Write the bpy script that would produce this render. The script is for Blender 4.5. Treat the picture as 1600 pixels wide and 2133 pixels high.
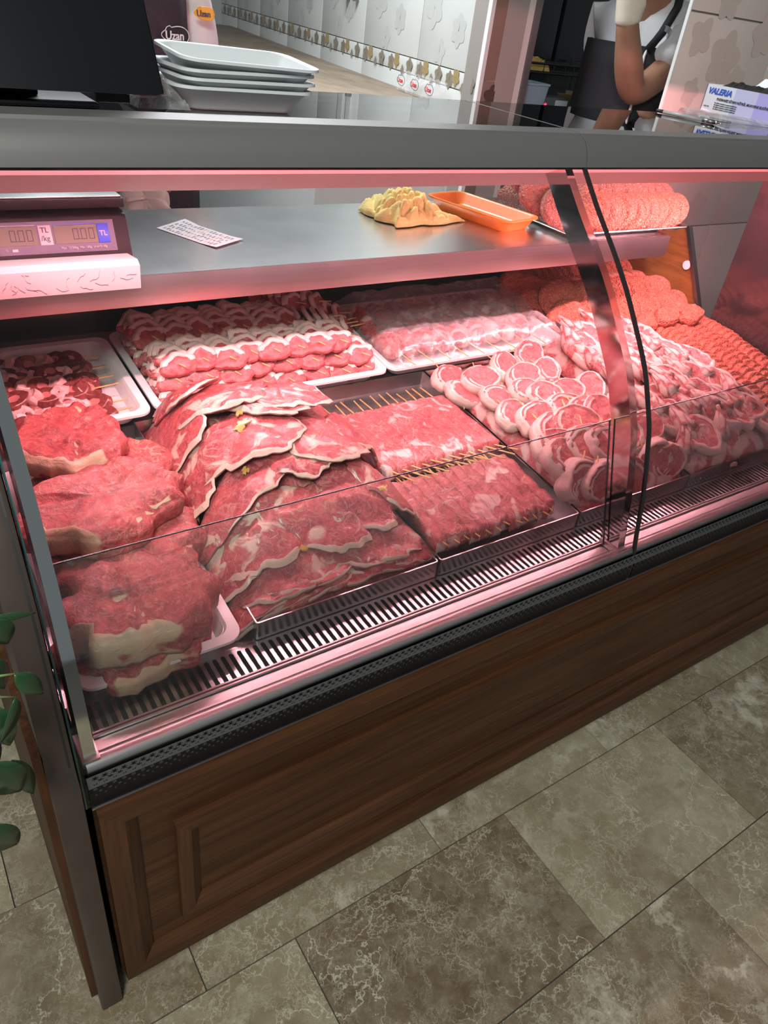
import bpy, bmesh, math, random
from mathutils import Vector, Matrix, noise
random.seed(7)
PI = math.pi
scene = bpy.context.scene
COL = scene.collection
for o in list(bpy.data.objects): bpy.data.objects.remove(o)

# ------------------------------------------------------------------ camera
def cam_axes(yaw, pitch, roll):
    fw = Vector((math.sin(yaw)*math.cos(pitch), math.cos(yaw)*math.cos(pitch), -math.sin(pitch)))
    rt = Vector((math.cos(yaw), -math.sin(yaw), 0)); up = rt.cross(fw)
    r2 = math.cos(roll)*rt + math.sin(roll)*up
    u2 = -math.sin(roll)*rt + math.cos(roll)*up
    return r2, u2, fw
r2, u2, fw = cam_axes(0.66631738, 0.61014441, 0.14429796)
cd = bpy.data.cameras.new('camera'); cam = bpy.data.objects.new('camera', cd); COL.objects.link(cam)
cam.matrix_world = Matrix(((r2.x, u2.x, -fw.x, -0.0824366), (r2.y, u2.y, -fw.y, -0.6269163),
                           (r2.z, u2.z, -fw.z, 1.4452878), (0, 0, 0, 1)))
cd.sensor_fit = 'VERTICAL'; cd.sensor_height = 24.0; cd.lens = 24.0*1530.067/2133; cd.clip_start = .02
scene.camera = cam
# ------------------------------------------------------------------ light
w = bpy.data.worlds.new('room_air'); scene.world = w; w.use_nodes = True
bg = w.node_tree.nodes['Background']; bg.inputs[0].default_value = (.62, .68, .70, 1); bg.inputs[1].default_value = .27
def area(name, loc, rot, sx, sy, power, color):
    l = bpy.data.lights.new(name, 'AREA'); l.shape = 'RECTANGLE'; l.size = sx; l.size_y = sy
    l.energy = power; l.color = color
    o = bpy.data.objects.new(name, l); COL.objects.link(o); o.location = loc; o.rotation_euler = rot
    return o
area('ceiling_light_shop', (-.95, -1.5, 2.9), (0, math.radians(-24), 0), 0.5, 1.2, 100, (.96, 1, .93))
area('ceiling_light_counter', (1.1, 2.3, 2.7), (0, 0, 0), 1.3, .3, 70, (.92, .97, 1))
area('case_tube_light_main', (1.08, .50, 1.185), (math.radians(-24), 0, 0), 2.1, .035, 42, (1, .41, .47))
area('pillar_fill_light', (1.86, .51, 1.19), (math.radians(52), 0, 0), .55, .035, 5.5, (1, .41, .47))  # added fill, no separate tube: brightens the pillar like the main tube's backward spill
scene.view_settings.view_transform = 'Standard'; scene.view_settings.look = 'None'
scene.view_settings.exposure = 0.14; scene.view_settings.gamma = 1; scene.view_settings.use_curve_mapping = False

# ------------------------------------------------------------------ materials
def mat(name, color=(.5, .5, .5), rough=.5, metal=0, coat=0, spec=.5, bump=0, bscale=60, var=0, vscale=8, emit=None, estr=0):
    m = bpy.data.materials.new(name); m.use_nodes = True
    nt = m.node_tree; b = nt.nodes['Principled BSDF']
    b.inputs['Base Color'].default_value = (*color, 1); b.inputs['Roughness'].default_value = rough
    b.inputs['Metallic'].default_value = metal; b.inputs['Coat Weight'].default_value = coat
    b.inputs['Coat Roughness'].default_value = .12
    b.inputs['Specular IOR Level'].default_value = spec
    if emit: b.inputs['Emission Color'].default_value = (*emit, 1); b.inputs['Emission Strength'].default_value = estr
    if var:
        n = nd(nt, 'ShaderNodeTexNoise', Scale=vscale, Detail=5); tx = nd(nt, 'ShaderNodeTexCoord')
        nt.links.new(tx.outputs['Object'], n.inputs['Vector'])
        r = ramp(nt, n.outputs['Fac'], [(.25, tuple(c*(1-var) for c in color)), (.75, tuple(min(1, c*(1+var)) for c in color))])
        nt.links.new(r, b.inputs['Base Color'])
    if bump:
        n2 = nd(nt, 'ShaderNodeTexNoise', Scale=bscale, Detail=4); tx = nd(nt, 'ShaderNodeTexCoord')
        nt.links.new(tx.outputs['Object'], n2.inputs['Vector'])
        bp = nd(nt, 'ShaderNodeBump', Strength=bump, Distance=.004); nt.links.new(n2.outputs['Fac'], bp.inputs['Height'])
        nt.links.new(bp.outputs[0], b.inputs['Normal'])
    return m
def nd(nt, t, **kw):
    n = nt.nodes.new(t)
    for k, v in kw.items(): n.inputs[k].default_value = v
    return n
def ramp(nt, src, stops):
    r = nt.nodes.new('ShaderNodeValToRGB'); e = r.color_ramp.elements
    while len(e) < len(stops): e.new(.5)
    for i, (p, c) in enumerate(stops):
        e[i].position = p; e[i].color = (*c, 1) if len(c) == 3 else c
    nt.links.new(src, r.inputs['Fac']); return r.outputs['Color']
def mth(nt, op, a, b=None, clamp=False):
    n = nt.nodes.new('ShaderNodeMath'); n.operation = op; n.use_clamp = clamp
    for i, s in enumerate((a, b)):
        if s is None: continue
        if isinstance(s, (int, float)): n.inputs[i].default_value = s
        else: nt.links.new(s, n.inputs[i])
    return n.outputs[0]
def mixc(nt, f, a, b):
    n = nt.nodes.new('ShaderNodeMix'); n.data_type = 'RGBA'
    for i, s in ((0, f), (6, a), (7, b)):
        if isinstance(s, (int, float)): n.inputs[i].default_value = s
        elif isinstance(s, tuple): n.inputs[i].default_value = (*s, 1)
        else: nt.links.new(s, n.inputs[i])
    return n.outputs[2]
def objvec(nt, scale=(1, 1, 1), rnd=10):
    tx = nt.nodes.new('ShaderNodeTexCoord'); oi = nt.nodes.new('ShaderNodeObjectInfo')
    mp = nd(nt, 'ShaderNodeMapping', Scale=scale); nt.links.new(tx.outputs['Object'], mp.inputs['Vector'])
    ad = nt.nodes.new('ShaderNodeVectorMath'); ad.operation = 'ADD'
    sc = mth(nt, 'MULTIPLY', oi.outputs['Random'], rnd)
    nt.links.new(mp.outputs[0], ad.inputs[0]); nt.links.new(sc, ad.inputs[1]); return ad.outputs[0]
def noise_n(nt, vec, scale, detail=4, dist=0, rough=.5):
    n = nd(nt, 'ShaderNodeTexNoise', Scale=scale, Detail=detail, Distortion=dist, Roughness=rough)
    nt.links.new(vec, n.inputs['Vector']); return n.outputs['Fac']

def meat(name, lean, lean2, fat, marbling=.5, mscale=22, rough=.42, fatpatch=0, fiber=(1, 1, 1), bump=.5, coat=.18, world=False):
    m = bpy.data.materials.new(name); m.use_nodes = True; nt = m.node_tree; b = nt.nodes['Principled BSDF']
    v = objvec(nt, fiber) if not world else nt.nodes.new('ShaderNodeNewGeometry').outputs['Position']
    at = nt.nodes.new('ShaderNodeAttribute'); at.attribute_name = 'fat'
    # lean colour with fibre variation
    n1 = noise_n(nt, v, 14, 5, 1.2); n2 = noise_n(nt, v, 110, 5, .6, .65)
    base = ramp(nt, n1, [(.34, lean2), (.62, lean)])
    base = mixc(nt, mth(nt, 'MULTIPLY', mth(nt, 'SUBTRACT', n2, .42, True), 2.4, True), base, tuple(min(1, c*1.6+.02) for c in lean))
    # veins of fat: ridge of distorted noise, broken up by a mask
    n3 = noise_n(nt, v, mscale, 3, 1.6)
    rid = mth(nt, 'ABSOLUTE', mth(nt, 'SUBTRACT', n3, .5))
    vein = mth(nt, 'SUBTRACT', 1, mth(nt, 'MULTIPLY', rid, 52), True)
    mask = ramp(nt, noise_n(nt, v, mscale*.35, 2), [(.46, (0, 0, 0)), (.58, (1, 1, 1))])
    vein = mth(nt, 'MULTIPLY', vein, mask)
    n4 = noise_n(nt, v, mscale*3.1, 2, 1.2)
    rid2 = mth(nt, 'SUBTRACT', 1, mth(nt, 'MULTIPLY', mth(nt, 'ABSOLUTE', mth(nt, 'SUBTRACT', n4, .5)), 26), True)
    vein = mth(nt, 'MAXIMUM', mth(nt, 'MULTIPLY', vein, marbling), mth(nt, 'MULTIPLY', rid2, marbling*.5))
    if fatpatch:
        fp = ramp(nt, noise_n(nt, v, 17, 4, .8), [(.60-.16*fatpatch, (0, 0, 0)), (.66-.16*fatpatch, (1, 1, 1))])
        vein = mth(nt, 'MAXIMUM', vein, mth(nt, 'MULTIPLY', fp, .85))
    edge = noise_n(nt, v, 45, 4)
    fa = mth(nt, 'ADD', at.outputs['Fac'], mth(nt, 'MULTIPLY', mth(nt, 'SUBTRACT', edge, .5), .55))
    fa = ramp(nt, fa, [(.40, (0, 0, 0)), (.56, (1, 1, 1))])
    fac = mth(nt, 'MAXIMUM', vein, fa)
    fatc = ramp(nt, noise_n(nt, v, 26, 4), [(.3, tuple(c*.78 for c in fat)), (.7, fat)])
    nt.links.new(mixc(nt, fac, base, fatc), b.inputs['Base Color'])
    b.inputs['Roughness'].default_value = rough; b.inputs['Coat Weight'].default_value = coat; b.inputs['Coat Roughness'].default_value = .2
    h = mth(nt, 'ADD', mth(nt, 'MULTIPLY', n2, .5), mth(nt, 'ADD', mth(nt, 'MULTIPLY', n1, .8), mth(nt, 'MULTIPLY', fac, .25)))
    bp = nd(nt, 'ShaderNodeBump', Strength=bump, Distance=.006); nt.links.new(h, bp.inputs['Height'])
    nt.links.new(bp.outputs[0], b.inputs['Normal'])
    return m
def mince(name, col, speck):
    m = bpy.data.materials.new(name); m.use_nodes = True; nt = m.node_tree; b = nt.nodes['Principled BSDF']
    v = objvec(nt)
    vo = nd(nt, 'ShaderNodeTexVoronoi', Scale=210); nt.links.new(v, vo.inputs['Vector'])
    n1 = noise_n(nt, v, 120, 3); n2 = noise_n(nt, v, 260, 2)
    c = ramp(nt, n1, [(.3, tuple(x*.72 for x in col)), (.7, tuple(min(1, x*1.22) for x in col))])
    sp = ramp(nt, n2, [(.62, (0, 0, 0)), (.7, (1, 1, 1))])
    c = mixc(nt, mth(nt, 'MULTIPLY', sp, .65), c, speck)
    nt.links.new(c, b.inputs['Base Color']); b.inputs['Roughness'].default_value = .42
    bp = nd(nt, 'ShaderNodeBump', Strength=.85, Distance=.004)
    nt.links.new(mth(nt, 'ADD', mth(nt, 'MULTIPLY', vo.outputs['Distance'], -1.0), n1), bp.inputs['Height'])
    nt.links.new(bp.outputs[0], b.inputs['Normal']); return m
def glass(name, tint=(1, 1, 1), rough=0.0, base=.0, haze=0.0, ior=1.45):
    m = bpy.data.materials.new(name); m.use_nodes = True; nt = m.node_tree
    nt.nodes.remove(nt.nodes['Principled BSDF']); out = nt.nodes['Material Output']
    tr = nd(nt, 'ShaderNodeBsdfTransparent'); tr.inputs[0].default_value = (*tint, 1)
    gl = nd(nt, 'ShaderNodeBsdfGlossy', Roughness=rough)
    fr = nd(nt, 'ShaderNodeFresnel', IOR=ior); f = mth(nt, 'ADD', fr.outputs[0], base, True)
    mx = nt.nodes.new('ShaderNodeMixShader'); nt.links.new(f, mx.inputs[0]); nt.links.new(tr.outputs[0], mx.inputs[1]); nt.links.new(gl.outputs[0], mx.inputs[2])
    last = mx.outputs[0]
    if haze:
        df = nd(nt, 'ShaderNodeBsdfDiffuse'); df.inputs[0].default_value = (.8, .85, .85, 1)
        tx = nt.nodes.new('ShaderNodeTexCoord'); n = noise_n(nt, tx.outputs['Object'], 5, 3)
        hz = mth(nt, 'MULTIPLY', ramp(nt, n, [(.35, (.25,)*3), (.7, (1,)*3)]), haze)
        m2 = nt.nodes.new('ShaderNodeMixShader'); nt.links.new(hz, m2.inputs[0]); nt.links.new(last, m2.inputs[1]); nt.links.new(df.outputs[0], m2.inputs[2]); last = m2.outputs[0]
    nt.links.new(last, out.inputs['Surface']); return m
def steel(name, col=(.62, .62, .62), rough=.3, scale=(3, 300, 300), bump=.05, smear=.12):
    m = bpy.data.materials.new(name); m.use_nodes = True; nt = m.node_tree; b = nt.nodes['Principled BSDF']
    b.inputs['Metallic'].default_value = 1
    tx = nt.nodes.new('ShaderNodeTexCoord'); mp = nd(nt, 'ShaderNodeMapping', Scale=scale); nt.links.new(tx.outputs['Object'], mp.inputs['Vector'])
    n = noise_n(nt, mp.outputs[0], 1, 3); n2 = noise_n(nt, tx.outputs['Object'], 9, 5)
    nt.links.new(ramp(nt, n, [(.3, tuple(c*.9 for c in col)), (.7, col)]), b.inputs['Base Color'])
    nt.links.new(mth(nt, 'ADD', rough-smear/2, mth(nt, 'MULTIPLY', n2, smear)), b.inputs['Roughness'])
    bp = nd(nt, 'ShaderNodeBump', Strength=bump, Distance=.001); nt.links.new(n, bp.inputs['Height']); nt.links.new(bp.outputs[0], b.inputs['Normal'])
    return m
def wood(name, dark, light, stretch=(1.2, 26, 26), rough=.38):
    m = bpy.data.materials.new(name); m.use_nodes = True; nt = m.node_tree; b = nt.nodes['Principled BSDF']
    v = objvec(nt, stretch, 5)
    n = noise_n(nt, v, 1.6, 7, .6, .62); n2 = noise_n(nt, v, 7, 4, .3)
    c = ramp(nt, n, [(.28, dark), (.5, tuple((a+b_)/2 for a, b_ in zip(dark, light))), (.72, light)])
    c = mixc(nt, mth(nt, 'MULTIPLY', ramp(nt, n2, [(.5, (0,)*3), (.62, (1,)*3)]), .28), c, tuple(x*.5 for x in dark))
    nt.links.new(c, b.inputs['Base Color']); b.inputs['Roughness'].default_value = rough; b.inputs['Specular IOR Level'].default_value = .25
    bp = nd(nt, 'ShaderNodeBump', Strength=.12, Distance=.002); nt.links.new(n2, bp.inputs['Height']); nt.links.new(bp.outputs[0], b.inputs['Normal'])
    return m
def marble_floor(name):
    m = bpy.data.materials.new(name); m.use_nodes = True; nt = m.node_tree; b = nt.nodes['Principled BSDF']
    v = objvec(nt, (1, 1, 1), 37); oi = nt.nodes.new('ShaderNodeObjectInfo')
    sep = nt.nodes.new('ShaderNodeSeparateColor'); nt.links.new(oi.outputs['Color'], sep.inputs[0])   # R brown, G vein amount
    n = noise_n(nt, v, 5, 8, .7, .62); n2 = noise_n(nt, v, 26, 6, .5, .6)
    light = ramp(nt, n, [(.3, (.165, .128, .074)), (.55, (.25, .213, .140)), (.78, (.36, .335, .25))])
    dark = ramp(nt, n, [(.3, (.075, .047, .024)), (.6, (.125, .085, .05)), (.85, (.24, .19, .13))])
    base = mixc(nt, sep.outputs[0], light, dark)
    base = mixc(nt, mth(nt, 'MULTIPLY', mth(nt, 'SUBTRACT', n2, .4, True), 1.1, True), base, (.30, .26, .19))
    # warped crackle veins
    nc = nd(nt, 'ShaderNodeTexNoise', Scale=7, Detail=6, Roughness=.62); nt.links.new(v, nc.inputs['Vector'])
    wv = nt.nodes.new('ShaderNodeVectorMath'); wv.operation = 'MULTIPLY_ADD'; nt.links.new(nc.outputs['Color'], wv.inputs[0])
    wv.inputs[1].default_value = (.30, .30, .30); nt.links.new(v, wv.inputs[2])
    veins = None
    for sc, wd, am in ((5.5, .016, .9), (12, .028, .7), (27, .05, .6), (60, .07, .35)):
        vo = nd(nt, 'ShaderNodeTexVoronoi', Scale=sc); vo.feature = 'DISTANCE_TO_EDGE'; nt.links.new(wv.outputs[0], vo.inputs['Vector'])
        l = mth(nt, 'SUBTRACT', 1, mth(nt, 'DIVIDE', vo.outputs['Distance'], wd), True)
        mk = ramp(nt, noise_n(nt, v, sc*.5, 3), [(.42, (0,)*3), (.62, (1,)*3)])
        l = mth(nt, 'MULTIPLY', mth(nt, 'MULTIPLY', l, mk), am)
        veins = l if veins is None else mth(nt, 'MAXIMUM', veins, l)
    cloud = mth(nt, 'MULTIPLY', ramp(nt, noise_n(nt, wv.outputs[0], 4.2, 8, .4, .7), [(.53, (0,)*3), (.66, (1,)*3)]), sep.outputs[1])
    cloud = mth(nt, 'MULTIPLY', cloud, mth(nt, 'ADD', .35, mth(nt, 'MULTIPLY', n2, .8)))
    vv = mth(nt, 'MAXIMUM', mth(nt, 'MULTIPLY', veins, .75), cloud)
    nt.links.new(mixc(nt, vv, base, (.56, .52, .42)), b.inputs['Base Color']); b.inputs['Roughness'].default_value = .34
    b.inputs['Specular IOR Level'].default_value = .35
    return m

M = {}
M['wood'] = wood('walnut_veneer', (.030, .0100, .0036), (.088, .034, .0130), rough=.5)
M['wood_v'] = wood('walnut_veneer_upright', (.032, .0108, .004), (.092, .036, .014), (26, 26, 1.2), .5)
M['ply'] = wood('orange_plywood', (.22, .075, .018), (.36, .14, .035), (20, 2, 20), .45)
M['worktop'] = wood('grey_wood_worktop', (.16, .12, .085), (.30, .24, .18), (3, 1, 20), .5)
M['brownmetal'] = mat('brown_painted_metal', (.066, .046, .039), .36, .4, var=.12, vscale=20)
M['steel'] = steel('brushed_steel', (.62, .62, .62), .26, smear=.05)
M['steeltray'] = steel('tray_steel', (.55, .55, .54), .24, (40, 40, 40), .03)
M['darksteel'] = steel('dark_steel', (.30, .29, .29), .35)
M['chrome'] = mat('polished_chrome', (.62, .62, .62), .07, 1, bump=.03, bscale=14)
M['satin'] = mat('satin_grey_aluminium', (.24, .225, .22), .38, .6)
M['alu'] = steel('brushed_aluminium', (.72, .70, .70), .36, (2, 260, 260), .06)
M['black'] = mat('black_printed_band', (.005, .005, .006), .35, spec=.2)
M['blackrub'] = mat('black_rubber', (.012, .012, .012), .5)
M['glass'] = glass('clear_glass', (.97, .985, .98), 0, .0)
M['innerglass'] = glass('deflector_glass', (.86, .90, .895), .0, .02, .05)
M['topglass'] = glass('dark_counter_glass', (.55, .60, .60), .0, .14, 0, 1.6)
M['glassedge'] = mat('green_glass_edge', (.02, .09, .085), .15, coat=.5)
M['darkedge'] = mat('dark_glass_edge', (.02, .028, .03), .15, coat=.3)
M['darkglass'] = mat('dark_mirror_panel', (.04, .022, .024), .1, 0, coat=.6, spec=.8)
M['snow'] = mat('grey_snowflake_print', (.065, .065, .068), .4)
M['tube'] = mat('pink_light_tube', (1, .6, .62), .4, emit=(1, .22, .26), estr=.75)
M['canopy'] = mat('white_painted_canopy', (.52, .50, .50), .45)
M['plastic'] = mat('white_plastic', (.80, .79, .78), .32, coat=.1)
M['foam'] = mat('white_foam', (.66, .68, .70), .45)
M['foam_o'] = mat('orange_foam', (.86, .25, .035), .4, coat=.2)
M['marblew'] = mat('white_marble_strip', (.56, .50, .49), .35)
M['tilew'] = mat('white_wall_tile', (.62, .64, .62), .16, var=.06, vscale=3)
M['tilep'] = mat('cream_wall_tile', (.80, .67, .61), .2, var=.06, vscale=3)
M['tileb'] = mat('brown_wall_tile', (.20, .14, .115), .25, var=.1, vscale=3)
M['grout'] = mat('grey_grout', (.28, .26, .24), .8)
M['groutd'] = mat('dark_grout', (.05, .045, .04), .8)
M['printg'] = mat('gold_flower_print', (.36, .27, .13), .3)
M['printb'] = mat('taupe_flower_print', (.25, .22, .165), .3)
M['printf'] = mat('faint_flower_print', (.50, .51, .49), .2)
M['printp'] = mat('faint_cream_print', (.70, .57, .51), .2)
M['printbr'] = mat('dark_brown_print', (.07, .048, .04), .3)
M['floor'] = marble_floor('emperador_marble')
M['bamboo'] = mat('bamboo', (.72, .45, .18), .5, var=.2, vscale=60)
FATW = (.82, .61, .55); FATY = (.68, .50, .33)
M['beef'] = meat('beef_lean', (.41, .070, .070), (.22, .034, .04), FATY, .6, 18, .4, 0, (1, 1, 1), .85, .15)
M['lamb'] = meat('lamb_slice', (.42, .082, .086), (.27, .040, .054), (.74, .56, .46), .5, 13, .33, .10, (1, 1, 1), .75, .4)
M['lambskew'] = meat('lamb_skewer_piece', (.40, .075, .075), (.30, .045, .05), FATW, .22, 24, .4, 0, (1, 1, 1), .4, .15)
M['flat'] = meat('flat_skewer_meat', (.45, .098, .098), (.33, .058, .062), (.78, .58, .54), .6, 13, .42, .12, (1, 1, 1), .9, .15, True)
M['roll'] = meat('rolled_lamb', (.43, .095, .095), (.31, .05, .055), (.74, .55, .49), .5, 28, .4, 0, (1, 1, 1), .6, .12)
M['chop'] = meat('lamb_chop_meat', (.44, .115, .115), (.32, .065, .07), (.74, .56, .50), .6, 20, .38, .15, (1, 1, 1), .7, .12)
M['kidney'] = meat('kidney_meat', (.20, .050, .042), (.14, .032, .030), (.72, .26, .24), .0, 22, .22, 0, (1, 1, 1), .25, .6)
M['fatlump'] = meat('white_fat', (.80, .42, .38), (.74, .36, .33), (.86, .62, .56), .5, 30, .35, .2, (1, 1, 1), .6, .3)
M['bone'] = mat('rib_bone', (.72, .42, .38), .4, var=.15, vscale=40)
M['mince'] = mince('minced_meat', (.50, .130, .080), (.74, .44, .34))
M['mince2'] = mince('minced_meat_brown', (.40, .125, .090), (.64, .42, .34))
M['marinade'] = mat('yellow_marinade', (.56, .34, .10), .2, coat=.6)
M['film'] = None
M['cloth_y'] = mat('yellow_microfibre', (.92, .78, .30), .9, bump=.4, bscale=220)
M['paper'] = mat('receipt_paper', (.80, .78, .80), .6)
M['ink'] = mat('dark_ink', (.05, .05, .08), .6)
M['inky'] = mat('yellow_ink', (.75, .5, .15), .6)
M['scale'] = mat('scale_black_plastic', (.012, .008, .010), .5, spec=.25)
M['scalepanel'] = mat('scale_panel_film', (.062, .052, .115), .35)
M['lcd'] = mat('lcd_grey', (.24, .23, .18), .4, spec=.2)
M['label_w'] = mat('white_label', (.85, .80, .82), .4)
M['label_b'] = mat('blue_label', (.03, .09, .72), .4)
M['white'] = mat('white_print', (.8, .8, .8), .5)
M['monitor'] = mat('monitor_plastic', (.006, .006, .008), .42, spec=.25)
M['apron'] = mat('black_apron_cloth', (.010, .011, .015), .8, bump=.2, bscale=300)
M['apronm'] = mat('maroon_apron_cloth', (.05, .018, .03), .8)
M['shirt'] = mat('white_shirt_cloth', (.66, .67, .70), .8, bump=.25, bscale=40)
M['skin'] = mat('skin', (.33, .165, .105), .5, var=.15, vscale=14, bump=.1, bscale=120)
M['glove'] = mat('cream_latex', (.74, .66, .56), .45, bump=.3, bscale=50)
M['hair'] = mat('black_hair', (.015, .012, .01), .6)
M['red'] = mat('red_print', (.6, .03, .04), .5)
M['yellow'] = mat('gold_badge', (.75, .42, .03), .5)
M['blue'] = mat('blue_print', (.02, .10, .55), .5)
M['violet'] = mat('violet_carton', (.42, .38, .74), .45)
M['lilac'] = mat('lilac_carton', (.55, .53, .76), .45)
M['cartonw'] = mat('white_carton', (.70, .71, .78), .45)
M['fridge'] = mat('black_fridge', (.012, .014, .018), .35)
M['card'] = mat('cardboard', (.20, .145, .08), .7)
M['bin'] = mat('pale_blue_bin', (.40, .52, .62), .5)
M['dark'] = mat('dark_interior', (.02, .02, .022), .6)
M['greymetal'] = mat('grey_metal', (.16, .16, .165), .4, .5)
M['greyplastic'] = mat('grey_plastic', (.35, .35, .36), .4)
M['doorframe'] = mat('white_door_casing', (.60, .59, .56), .5)
M['leaf'] = mat('ficus_leaf', (.014, .048, .018), .32, coat=.3, var=.3, vscale=10)
M['stemg'] = mat('leaf_stem', (.14, .20, .07), .5)
M['wall'] = mat('plaster_wall', (.45, .46, .46), .7)
def film_mat():
    m = bpy.data.materials.new('plastic_film'); m.use_nodes = True; nt = m.node_tree
    nt.nodes.remove(nt.nodes['Principled BSDF']); out = nt.nodes['Material Output']
    tr = nd(nt, 'ShaderNodeBsdfTransparent'); tr.inputs[0].default_value = (.96, .93, .93, 1)
    gl = nd(nt, 'ShaderNodeBsdfGlossy', Roughness=.16); df = nd(nt, 'ShaderNodeBsdfDiffuse'); df.inputs[0].default_value = (.85, .85, .85, 1)
    lw = nd(nt, 'ShaderNodeLayerWeight', Blend=.35)
    v = objvec(nt, (1, 1, 1), 0); n = noise_n(nt, v, 22, 5, 2.0)
    fac = mth(nt, 'ADD', mth(nt, 'MULTIPLY', ramp(nt, n, [(.4, (.1,)*3), (.75, (1,)*3)]), .26), mth(nt, 'MULTIPLY', lw.outputs['Facing'], .34), True)
    m1 = nt.nodes.new('ShaderNodeMixShader'); nt.links.new(fac, m1.inputs[0]); nt.links.new(tr.outputs[0], m1.inputs[1]); nt.links.new(df.outputs[0], m1.inputs[2])
    m2 = nt.nodes.new('ShaderNodeMixShader'); m2.inputs[0].default_value = .12; nt.links.new(m1.outputs[0], m2.inputs[1]); nt.links.new(gl.outputs[0], m2.inputs[2])
    bp = nd(nt, 'ShaderNodeBump', Strength=.7, Distance=.006); nt.links.new(n, bp.inputs['Height']); nt.links.new(bp.outputs[0], gl.inputs['Normal'])
    nt.links.new(m2.outputs[0], out.inputs['Surface']); return m
M['film'] = film_mat()

# ------------------------------------------------------------------ mesh helpers
class MB:
    def __init__(s): s.v = []; s.f = []; s.fat = []
    def add(s, vs, fs, fat=None):
        k = len(s.v); s.v += [tuple(p) for p in vs]; s.f += [tuple(i+k for i in f) for f in fs]
        s.fat += list(fat) if fat is not None else [0.0]*len(vs); return s
    def box(s, x0, x1, y0, y1, z0, z1):
        v = [(x, y, z) for z in (z0, z1) for y in (y0, y1) for x in (x0, x1)]
        return s.add(v, [(0, 2, 3, 1), (4, 5, 7, 6), (0, 1, 5, 4), (2, 6, 7, 3), (0, 4, 6, 2), (1, 3, 7, 5)])
    def hexa(s, p):   # 8 points, same order as box
        return s.add(p, [(0, 2, 3, 1), (4, 5, 7, 6), (0, 1, 5, 4), (2, 6, 7, 3), (0, 4, 6, 2), (1, 3, 7, 5)])
    def prismx(s, prof, x0, x1):   # closed (y,z) profile extruded along X
        n = len(prof)
        v = [(x0, *p) for p in prof] + [(x1, *p) for p in prof]
        f = [(i, (i+1) % n, n+(i+1) % n, n+i) for i in range(n)] + [tuple(range(n-1, -1, -1)), tuple(range(n, 2*n))]
        return s.add(v, f)
    def tube(s, pts, r, n=8, cap=True):
        pts = [Vector(p) for p in pts]; rs = r if isinstance(r, (list, tuple)) else [r]*len(pts)
        vs = []; fs = []
        for i, p in enumerate(pts):
            d = (pts[min(i+1, len(pts)-1)] - pts[max(i-1, 0)]).normalized()
            a = d.cross(Vector((0, 0, 1)));
            if a.length < 1e-3: a = d.cross(Vector((1, 0, 0)))
            a.normalize(); b = d.cross(a)
            for j in range(n):
                t = 2*PI*j/n; vs.append(p + a*math.cos(t)*rs[i] + b*math.sin(t)*rs[i])
        for i in range(len(pts)-1):
            for j in range(n): fs.append((i*n+j, i*n+(j+1) % n, (i+1)*n+(j+1) % n, (i+1)*n+j))
        if cap: fs += [tuple(range(n-1, -1, -1)), tuple(range((len(pts)-1)*n, len(pts)*n))]
        return s.add(vs, fs)
    def loops(s, loops, cap0=True, cap1=True):
        n = len(loops[0]); vs = [p for l in loops for p in l]; fs = []
        for i in range(len(loops)-1):
            for j in range(n): fs.append((i*n+j, i*n+(j+1) % n, (i+1)*n+(j+1) % n, (i+1)*n+j))
        if cap0: fs.append(tuple(range(n-1, -1, -1)))
        if cap1: fs.append(tuple(range((len(loops)-1)*n, len(loops)*n)))
        return s.add(vs, fs)
    def mesh(s, name, m, smooth=False, angle=None):
        me = bpy.data.meshes.new(name); me.from_pydata(s.v, [], s.f)
        if any(s.fat):
            a = me.attributes.new('fat', 'FLOAT', 'POINT'); a.data.foreach_set('value', s.fat)
        bm = bmesh.new(); bm.from_mesh(me); bmesh.ops.recalc_face_normals(bm, faces=bm.faces); bm.to_mesh(me); bm.free()
        me.materials.append(m)
        if smooth: me.shade_smooth()
        if angle: me.shade_smooth(); me.set_sharp_from_angle(angle=math.radians(angle))
        return me
    def build(s, name, m, parent=None, smooth=False, angle=None, loc=None, bevel=0):
        me = s.mesh(name, m, smooth, angle)
        if bevel:
            bm = bmesh.new(); bm.from_mesh(me)
            bmesh.ops.bevel(bm, geom=[e for e in bm.edges if len(e.link_faces) == 2 and e.calc_face_angle(0) > .6], offset=bevel, segments=2, affect='EDGES', profile=.6)
            bm.to_mesh(me); bm.free(); me.shade_smooth(); me.set_sharp_from_angle(angle=math.radians(40))
        return ob(name, me, parent, loc)
def ob(name, me, parent=None, loc=None):
    o = bpy.data.objects.new(name, me); COL.objects.link(o)
    if parent: o.parent = parent
    if loc is not None: o.location = loc
    return o
def tag(o, label=None, cat=None, group=None, kind=None):
    if label: o['label'] = label
    if cat: o['category'] = cat
    if group: o['group'] = group
    if kind: o['kind'] = kind
    return o
def thing(name, label, cat, loc=(0, 0, 0), group=None, rot=(0, 0, 0)):
    o = bpy.data.objects.new(name, None); COL.objects.link(o); o.location = loc; o.rotation_euler = rot
    o.empty_display_size = .02
    return tag(o, label, cat, group)
def local(mb, loc):
    lx, ly, lz = loc; mb.v = [(x-lx, y-ly, z-lz) for x, y, z in mb.v]; return mb
def copy_thing(src, label, loc, rot=None, group=None, scale=None):
    r = src.copy(); COL.objects.link(r); r.location = loc
    if rot is not None: r.rotation_euler = rot
    if scale: r.scale = scale
    r['label'] = label
    if group: r['group'] = group
    for ch in list(src.children):
        c = ch.copy(); COL.objects.link(c); c.parent = r
        for g in ch.children:
            d = g.copy(); COL.objects.link(d); d.parent = c
    return r
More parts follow.
